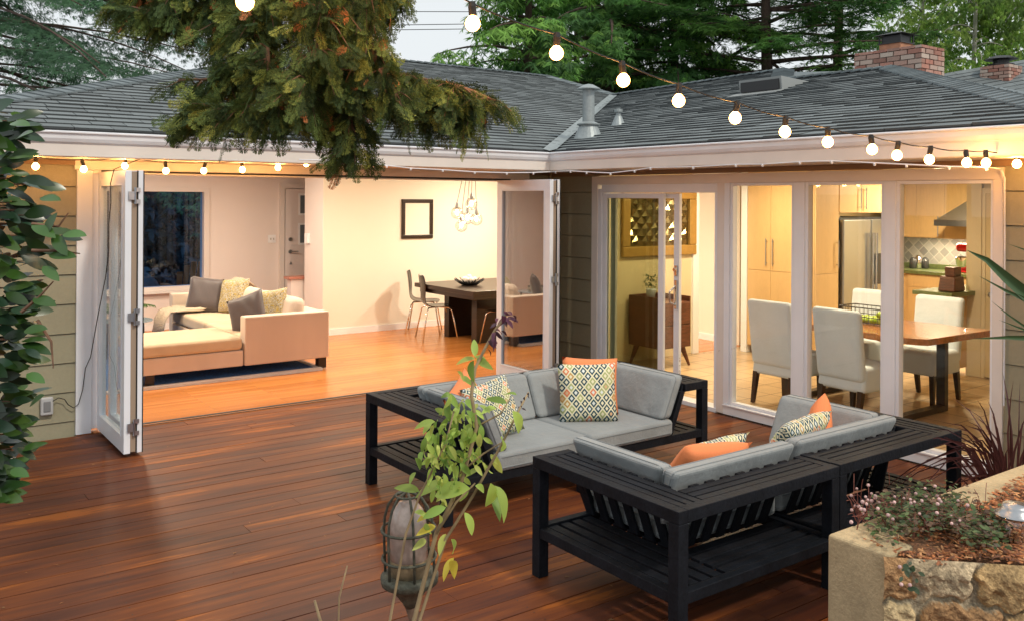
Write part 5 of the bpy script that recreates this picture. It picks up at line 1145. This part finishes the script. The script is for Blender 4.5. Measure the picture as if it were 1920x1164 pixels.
for (u,v,du,dv,s) in ((118,440,44,-8,.095),(92,478,60,-6,.10),(100,440,24,40,.09),(84,442,16,-56,.09),(60,420,50,22,.10),(80,500,40,30,.08),(62,560,46,6,.095),(45,620,50,-15,.09),(30,262,22,-22,.09),(20,232,32,-6,.09),(50,700,40,14,.08),(56,760,22,-30,.08),(20,880,38,8,.08),(75,372,44,-6,.085)):
    q=ond(u,v,2.85); e=ond(u+du,v+dv,2.8); P.append(tuple(q)); D.append(tuple(e-q)); N2.append(tuple(-FW*.7+Vector((0,0,.8))+RT*random.uniform(-.3,.3))); S2.append(s); f=random.uniform(.8,1.4); C2.append((.045*f,.115*f,.022*f))
st=ond(cx,372,3.2); 
for k in range(4): tw.tube([(st.x,st.y,-.45),(st.x+random.uniform(-.1,.1),st.y+random.uniform(-.1,.1),.8),(st.x+random.uniform(-.12,.12),st.y+random.uniform(-.12,.12),2.1)],[.022,.016,.005],8)
o=tw.build('stem',M_twig); o.parent=CB; o.matrix_parent_inverse=Matrix.Translation(-CB.location)
V,Fq,Cv=scatter(np.array(P),np.array(D),np.array(N2),S2,np.array(C2),LT,LF); fo=fastmesh('foliage',V,Fq,Cv,M_cam,CB); fo.data.polygons.foreach_set('use_smooth',[True]*len(fo.data.polygons))

# ================================================================ PLANTER WALL
PZ=.60
PW=thing('planter_wall','raised stone and stucco planter at the lower right corner','planter',(3.07,2.10,0)); off=Matrix.Translation((-3.07,-2.10,0))
def stuccogrid(o_,a,b,na,nb,amp,seed):
    """bumpy quad sheet o_ + a*s + b*t with outward normal a x b"""
    o_,a,b=map(Vector,(o_,a,b)); n=a.cross(b).normalized(); V=[];Fc=[]; rr=random.Random(seed); ph=[rr.uniform(0,6.28) for _ in range(8)]
    for j in range(nb+1):
        for i in range(na+1):
            s,t=i/na,j/nb; p=o_+a*s+b*t; e=min(1,8*min(s,1-s,t,1-t)); h_=amp*e*(math.sin(p.x*13+ph[0]+p.z*9)+math.sin(p.y*17+ph[1])*math.cos(p.z*15+ph[2])+.5*math.sin(p.x*41+p.z*37+ph[3])+.4*math.sin(p.y*51-p.x*33+ph[4])); V.append(p+n*h_)
    for j in range(nb):
        for i in range(na): q=j*(na+1)+i; Fc.append((q,q+1,q+na+2,q+na+1))
    return MB().add(V,Fc)
M_stucco=mat('tan_stucco',(.46,.37,.22),.95,noise=[(2.5,.22),(9,.14),(60,.10),(200,.08)],bump=(90,.5,.008))
e0=Vector((3.07,2.10,0)); 
def wp(mb,name,m,**k): o=mb.build(name,m,**k); o.parent=PW; o.matrix_parent_inverse=off; return o
cap=MB().box((3.07,1.84,0),(3.24,2.10,PZ)).box((3.241,1.94,0),(6.2,2.10,PZ-.001))
so_=wp(cap,'stucco_cap',M_stucco,bevel=.014,seg=3)
# stone face by voronoi relief
fo_=Vector((3.052,1.852,PZ-.005)); dirn=Vector((.7071,-.7071,0)); nrm=Vector((-.7071,-.7071,0)); Lf,Hf=1.9,.66
nu,nv=360,130; rs_=random.Random(12); seeds=[]
for j in range(4):
    for i in range(8): seeds.append((i*.27+rs_.uniform(-.09,.09)+(.13 if j%2 else 0)-.05,j*.21+rs_.uniform(-.05,.05)+.05))
sd2=np.array(seeds); ht=np.array([rs_.uniform(.005,.04) for _ in seeds]); tx=np.array([rs_.uniform(-.15,.15) for _ in seeds]); ty=np.array([rs_.uniform(-.25,.1) for _ in seeds])
scol=np.array([random.Random(i*7).choice([(.50,.34,.16),(.42,.23,.08),(.48,.38,.24),(.38,.22,.10),(.52,.40,.22)]) for i in range(len(seeds))])
U_,V_=np.meshgrid(np.linspace(0,Lf,nu),np.linspace(0,Hf,nv)); uu=U_+.012*np.sin(V_*40)+.008*np.sin(V_*90+U_*50); vv=V_+.012*np.sin(U_*37)+.008*np.sin(U_*83)
dist=np.hypot((uu[...,None]-sd2[:,0])*.85,(vv[...,None]-sd2[:,1])*1.1); srt=np.sort(dist,-1); idx=np.argmin(dist,-1); edge=np.clip((srt[...,1]-srt[...,0]-.014)/.020,0,1)**.6
r3=np.random.default_rng(4); s3=np.stack([r3.uniform(0,Lf,260),r3.uniform(0,Hf,260)],1); h3=r3.uniform(-.006,.006,260); gx=r3.uniform(-.22,.22,260); gy=r3.uniform(-.22,.22,260); i3=np.argmin(np.hypot(uu[...,None]-s3[:,0],(vv[...,None]-s3[:,1])*1.6),-1); facet=h3[i3]+gx[i3]*(uu-s3[i3,0])+gy[i3]*(vv-s3[i3,1])
rel=ht[idx]+tx[idx]*(uu-sd2[idx,0])+ty[idx]*(vv-sd2[idx,1]); rough_=.0018*np.sin(uu*120+vv*40)+.002*np.sin(uu*61-vv*93)+.0008*rng.standard_normal(uu.shape)
hgt=edge*(rel+.022+facet*.6)+rough_*(.4+edge)-.010; topf=np.clip(V_/.05,0,1); hgt=hgt*topf
base_=np.array(fo_)[None,None]+U_[...,None]*np.array(dirn)+V_[...,None]*np.array([0,0,-1.])+hgt[...,None]*np.array(nrm)
cc=np.where((edge>.25)[...,None],scol[idx]*(1+h3[i3]*30)[...,None],np.array((.30,.25,.17))); cc=cc*(1+.14*rng.standard_normal(uu.shape))[...,None].clip(.7,1.3)
ii=np.arange(nu*nv).reshape(nv,nu); Fq=np.stack([ii[:-1,:-1],ii[1:,:-1],ii[1:,1:],ii[:-1,1:]],-1).reshape(-1,4)
M_stone=mat('field_stone',(1,1,1),.9,attr=True,noise=[(7,.30),(30,.25),(120,.2)],bump=(70,1,.012)); 
so2=fastmesh('stone_face',base_.reshape(-1,3),Fq,cc.reshape(-1,3),M_stone,None); so2.parent=PW; so2.matrix_parent_inverse=off
endp=fo_+dirn*Lf
wp(MB().poly([(3.10,1.83,PZ-.02),(endp.x,endp.y+.02,PZ-.02),(6.2,endp.y+.02,PZ-.02),(6.2,1.96,PZ-.02),(3.2,1.96,PZ-.02)],.5),'core',mat('planter_soil',(.22,.11,.055),.95,noise=[(20,.3),(80,.4)],bump=(50,1,.03)))
# mulch chips
P=[];D=[];N2=[];S2=[];C2=[]; chip=np.array([(0,-.16,0),(1,-.12,.03),(1.05,.13,.02),(.05,.17,0),(.1,-.1,.12),(.9,-.08,.14),(.95,.08,.13),(.12,.1,.12)]); cf=np.array([(4,5,6,7),(0,1,5,4),(1,2,6,5),(2,3,7,6),(3,0,4,7)])
k=0
while k<17000:
    x=random.uniform(3.12,5.4); y=random.uniform(.9,1.96); 
    if (x-3.06)+(y-1.84)<.01+random.uniform(-.02,.05): continue
    if random.random()<(x-3.6)/2.6: k+=1; continue
    z=PZ-.02+.025*math.sin(x*9)*math.sin(y*11)+.03*max(0,(x-3.3))*.5+random.uniform(0,.02); P.append((x,y,z)); a=random.uniform(0,6.28); D.append((math.cos(a),math.sin(a),random.uniform(-.3,.4))); N2.append((random.uniform(-.5,.5),random.uniform(-.5,.5),1)); S2.append(random.uniform(.010,.036)); c=random.choice([(.45,.17,.07),(.30,.12,.055),(.55,.29,.13),(.18,.08,.045),(.48,.19,.07)]); f=random.uniform(.7,1.2); C2.append((c[0]*f,c[1]*f,c[2]*f)); k+=1
V,Fq,Cv=scatter(np.array(P),np.array(D),np.array(N2),S2,np.array(C2),chip,cf); mo=fastmesh('bark_mulch',V,Fq,Cv,mat('bark_chip',(1,1,1),.9,attr=True,noise=(60,.2))); tag(mo,kind='stuff')
# pink knotweed ground cover
P=[];D=[];N2=[];S2=[];C2=[]; gs=MB(); fb=MB(); SL,SF=leaf_template(.32,.04,.1,4)
def kw(u,v,z): return onz(u,v,z)
for k in range(2300):
    t=random.random(); u=1640+240*t+random.gauss(0,12); v=955+28*t+random.gauss(0,20)+(-14 if .2<t<.7 else 8); z=PZ+random.uniform(.0,.085); p=kw(u,v,z); P.append(tuple(p)); a=random.uniform(0,6.28); D.append((math.cos(a),math.sin(a),random.uniform(-.2,.7))); N2.append((random.uniform(-.7,.7),random.uniform(-.7,.7),1)); S2.append(random.uniform(.014,.034)); c=random.choice([(.09,.16,.06),(.13,.19,.08),(.14,.10,.07),(.08,.12,.06),(.20,.13,.09)]); f=random.uniform(.7,1.3); C2.append((c[0]*f,c[1]*f,c[2]*f))
for k in range(160):
    t=random.random(); u=1600+250*t; v=965+random.gauss(0,16)+18*t; p=kw(u,v,PZ+.01); q=p+Vector((random.uniform(-.09,.05),random.uniform(-.05,.05),random.uniform(.02,.10))); gs.tube([p,p.lerp(q,.5)+Vector((0,0,.02)),q],.0013,4,col=None)
    if random.random()<.5 and t<.85: fb.sphere(q,random.uniform(.0055,.0085),8)
for k in range(14):  # trailing over stone and left edge
    u,v=random.uniform(1690,1725),random.uniform(1050,1110); p=ond(u,v,3.02-(v-1050)*.0003); P.append(tuple(p)); D.append((random.uniform(-1,1),random.uniform(-1,1),random.uniform(-.8,.5))); N2.append((-.6,-.6,.5)); S2.append(random.uniform(.018,.032)); C2.append((.06,.10,.05))
for (u,v) in ((1687,1062),(1690,1095),(1706,1096),(1665,965),(1620,955),(1617,940),(1596,978)): fb.sphere(ond(u,v,3.0),.007,8)
V,Fq,Cv=scatter(np.array(P),np.array(D),np.array(N2),S2,np.array(C2),SL,SF); ko=fastmesh('ground_cover',V,Fq,Cv,M_leaf); tag(ko,kind='stuff')
o=gs.build('stems',mat('red_stem',(.22,.07,.05),.6)); o.parent=ko; o=fb.build('flower_heads',mat('pink_flower',(.74,.50,.48),.9,bump=(500,1,.004),island=.25),smooth=True); o.parent=ko
# jar lamp
JL=onz(1905,1012,PZ); G=thing('garden_jar_lamp','glass garden lamp with chrome cap standing in the bark mulch','lamp',tuple(JL)); 
MB().lathe([(.030,.0),(.040,.05),(.048,.095)],(0,0,0),24).build('jar',M_jar,G,smooth=True); MB().lathe([(.074,.095),(.076,.10),(.058,.108),(.050,.128),(.046,.138),(.0,.142)],(0,0,0),28).build('cap',mat('brushed_cap',(.42,.43,.44),.32,metal=1,noise=(30,.1)),G,smooth=True); MB().tube([(0,0,-.05),(0,0,.03)],.012,8).build('stake',M_chrome,G)
# red flax / purple grass
def blades(name,label,base,specs,m,cat):
    t=thing(name,label,cat,tuple(base)); mb=MB()
    for pts,w_ in specs:
        rs2=[]; n=len(pts); 
        for i in range(n-1):
            for q in range(4): rs2.append(pts[i].lerp(pts[i+1],q/4))
        rs2.append(pts[-1]); N_=len(rs2); o=len(mb.v); vs=[]
        for i,p in enumerate(rs2):
            s=i/(N_-1); ww=w_*(1-s**2.2)*(.55+.45*min(1,s*4)); d=(rs2[min(i+1,N_-1)]-rs2[max(i-1,0)]).normalized(); sd_=d.cross(FW+Vector((0,0,.15))).normalized(); vs+=[p-sd_*ww/2+FW*-.12*ww,p+FW*.12*ww,p+sd_*ww/2-FW*.12*ww]
        fs=[]
        for i in range(N_-1): a=3*i; fs+=[(a,a+3,a+4,a+1),(a+1,a+4,a+5,a+2)]
        mb.add(vs,fs)
    o=mb.build('blades',m,smooth=True); o.parent=t; o.matrix_parent_inverse=Matrix.Translation(-Vector(base)); return t
gb=ond(1893,985,4.95); sp_=[]
for k in range(70):
    th=random.gauss(-.45,.5); L_=random.uniform(.45,.95); tip=RT*math.sin(th)*L_*.85+UP*math.cos(th)*L_*.9+FW*random.uniform(-.2,.2)*L_; b_0=gb+RT*random.uniform(-.05,.05); m_=b_0+UP*L_*.55*math.cos(th*.5)+RT*math.sin(th)*L_*.35; e=b_0+tip+Vector((0,0,-.18*abs(th)*L_)); m2_=m_.lerp(e,.5)+UP*.04; sp_.append(([b_0,b_0.lerp(m_,.5)+UP*.02,m_,m2_,e],random.uniform(.010,.018)))
blades('red_flax_grass','dark maroon spiky grass behind the planter wall at the window','%s'and gb,sp_,mat('maroon_blade',(.075,.022,.022),.35,island=.3,hue=None),'ornamental grass')
pb=ond(2040,900,3.5); PB=Vector((pb.x,pb.y,PZ-.02))
def ph(pts,w_,d=3.3): return ([PB.copy(),ond(2030,760,3.45)]+[ond(u,v,d) for u,v in pts],w_)
blades('green_flax','broad green flax blades reaching in from the right edge','%s'and PB,[ph([(1985,600),(1930,558),(1885,520),(1850,488),(1812,469)],.062),ph([(1990,610),(1930,566),(1885,545),(1834,517)],.026),ph([(1990,650),(1930,618),(1890,590),(1858,564)],.014),ph([(1990,640),(1930,622),(1872,599)],.020),ph([(2000,650),(1950,634),(1890,632),(1816,635)],.034,3.2),ph([(1990,560),(1940,475),(1888,457)],.018),ph([(2060,500),(2070,380)],.05,3.4),ph([(2110,560),(2180,450)],.05,3.4),ph([(1980,500),(1945,440),(1925,400)],.03,3.6)],mat('flax_blade',(.05,.10,.035),.4,noise=(4,.15)),'flax plant')

# ================================================================ CAGE LANTERN AND YOUNG PLANT
lc=ond(768,1078,2.1); LN=thing('cage_lantern','weathered ship lantern with wire cage and frosted glass on a pipe post','lantern',tuple(lc)); LN.rotation_euler=(0,R(-2),0)
M_pat_=mat('verdigris_metal',(.085,.085,.06),.7,noise=[(30,.4),(90,.3)],bump=(120,1,.004)); 
MB().lathe([(.044,-.0),(.0445,.10),(.042,.13),(.034,.157),(.020,.174),(.003,.18)],(0,0,0),32).build('glass_dome',mat('dirty_frosted_glass',(.44,.34,.29),.2,noise=[(14,.25),(60,.15)],coat=.6),LN,smooth=True)
MB().lathe([(.0445,.0),(.0452,.028),(.0455,.03),(.044,.045)],(0,0,0),32).build('dirt_band',mat('dirt_film',(.22,.16,.09),.9,noise=(40,.5)),LN,smooth=True)
cg=MB()
for k in range(6):
    a=k*math.pi/3+.2; cg.tube([(r_*math.cos(a),r_*math.sin(a),z_) for r_,z_ in ((.060,-.01),(.061,.10),(.058,.135),(.048,.165),(.030,.188),(.004,.198))],.0032,6)
for z_,r_ in ((.045,.0625),(.112,.0625)): cg.tube([(r_*math.cos(a),r_*math.sin(a),z_) for a in np.linspace(0,2*math.pi,33)],.0032,6)
cg.tube([(.028*math.cos(a),.028*math.sin(a),.190) for a in np.linspace(0,2*math.pi,21)],.003,6); cg.build('cage',M_pat_,LN,smooth=True)
MB().lathe([(.012,-.075),(.02,-.06),(.048,-.022),(.066,-.015),(.068,.002),(.062,.006),(.05,.006)],(0,0,0),28).build('base',M_pat_,LN,smooth=True)
MB().tube([(0,0,-.07),(.02,-.0,-.13),(.03,0,-.30),(.03,0,-lc.z)],[.013,.016,.016,.018],10).build('post',MATS['twig_brown'],LN,smooth=True)
YP=thing('young_shrub','leggy young shrub with light green leaves and purple flower tips in the foreground','shrub',tuple(ond(800,1300,1.95)[:2])+(0,)); offp=Matrix.Translation(-YP.location)
d0=1.92; stems=[([(700,1500),(790,1164),(832,1000),(880,900),(908,800),(898,740),(905,690),(925,650),(945,620),(975,590)],.0055),([(720,1500),(800,1164),(850,1010),(900,930),(950,850),(985,800),(1008,765),(1030,735)],.004),([(690,1500),(745,1164),(775,1000),(800,930),(850,830),(865,770)],.0035),([(640,1500),(650,1120),(665,1060)],.0025),([(600,1500),(615,1164),(604,1125)],.0045),([(860,900),(920,850),(960,830)],.0025),([(832,1000),(870,940),(905,905)],.003),([(880,900),(850,860),(805,860)],.002),([(905,800),(960,775),(985,745)],.0022)]
sm_=MB(); 
for px,r_ in stems: px=[(a-14-(max(0,a-930)*.25),b) for a,b in px]; pts=[ond(u,v,d0+.02*math.sin(i)) for i,(u,v) in enumerate(px)]; sm_.tube(pts,[r_*(1-.6*i/len(pts)) for i in range(len(pts))],7)
o=sm_.build('stem',mat('tan_stem',(.30,.22,.12),.7,noise=(20,.3)),smooth=True); o.parent=YP; o.matrix_parent_inverse=offp
TL,TF=leaf_template(.22,.10,.40,8); P=[];D=[];N2=[];S2=[];C2=[]
def lf(u,v,du,dv,s,c,nz=None):
    u=u-14-(max(0,u-930)*.25); s=s*.88
    q=ond(u,v,d0+random.uniform(-.06,.06)); e=ond(u+du,v+dv,d0+random.uniform(-.05,.05)); P.append(tuple(q));D.append(tuple(e-q)); n_=-FW*random.uniform(.3,.9)+Vector((0,0,random.uniform(.4,1)))+RT*random.uniform(-.5,.5); N2.append(tuple(n_)); S2.append(s); f=random.uniform(.8,1.2); C2.append((c[0]*f,c[1]*f,c[2]*f))
g1=(.42,.58,.13);g2=(.26,.42,.09);g3=(.58,.66,.17);g4=(.68,.58,.08)
for k in range(165):
    v=random.gauss(828,50); u=random.gauss(862-(v-825)*.12,30); a=random.uniform(.2,2.9)*random.choice((1,1,-.3)); s=random.uniform(.024,.046); lf(u,v,math.cos(a)*40*random.choice((-1,1)),abs(math.sin(a))*40+8,s,random.choice((g1,g2,g1,g3)))
for (u,v,du,dv,s,c) in ((905,668,-2,-30,.045,g1),(905,668,30,2,.045,g1),(905,672,-30,0,.045,g3),(902,675,-12,45,.06,g2),(908,672,30,18,.05,g1),
  (895,915,-80,5,.105,g1),(860,905,-80,10,.09,g1),(905,910,30,10,.05,g1),(935,905,5,60,.085,g1),(945,910,35,60,.09,g1),(935,925,30,50,.065,g2),(885,960,22,40,.06,g1),(850,950,-40,15,.06,g2),(830,985,-45,15,.05,g4),(812,1010,-30,25,.045,g3),(860,1010,25,45,.055,g1),(850,1000,-25,50,.05,g3),(865,1045,-30,40,.055,g4),(862,1050,12,50,.055,g4),(825,965,-35,5,.05,g4),(990,770,30,50,.075,g1),(950,765,-45,-5,.05,g1),(975,755,-50,-20,.05,g2),(960,820,28,30,.06,g1),(945,850,10,45,.055,g3),(830,790,-50,5,.05,g1),(820,830,-40,15,.055,g3),(790,960,40,-10,.05,g1),(800,920,-40,-12,.06,g1),(860,740,-30,-10,.04,g2),(1000,740,-40,-15,.035,g2)): lf(u,v,du,dv,s,c)
V,Fq,Cv=scatter(np.array(P),np.array(D),np.array(N2),S2,np.array(C2),TL,TF); o=fastmesh('leaf',V,Fq,Cv,M_leaf,None); o.parent=YP; o.matrix_parent_inverse=offp; o.data.polygons.foreach_set('use_smooth',[True]*len(o.data.polygons)); o.name='foliage'
P=[];D=[];N2=[];S2=[];C2=[]
for k in range(26):
    t=random.random(); u=935+45*t+random.gauss(0,8); v=640-55*t+random.gauss(0,8); lf(u,v,random.uniform(-25,30),random.uniform(-8,22),random.uniform(.018,.034),random.choice(((.10,.035,.07),(.16,.06,.11),(.06,.03,.05))))
for k in range(9): t=k/9; lf(1008+22*t+random.gauss(0,5),765-32*t,random.uniform(-12,12),random.uniform(0,14),.013,(.07,.05,.06))
V,Fq,Cv=scatter(np.array(P),np.array(D),np.array(N2),S2,np.array(C2),TL,TF); o=fastmesh('flower_petals',V,Fq,Cv,M_leaf,None); o.parent=YP; o.matrix_parent_inverse=offp
MB().lathe([(.14,0),(.18,.24),(.19,.26),(.165,.26),(.15,.20)],(0,0,0),20).build('pot',mat('terracotta',(.40,.17,.09),.8),YP)
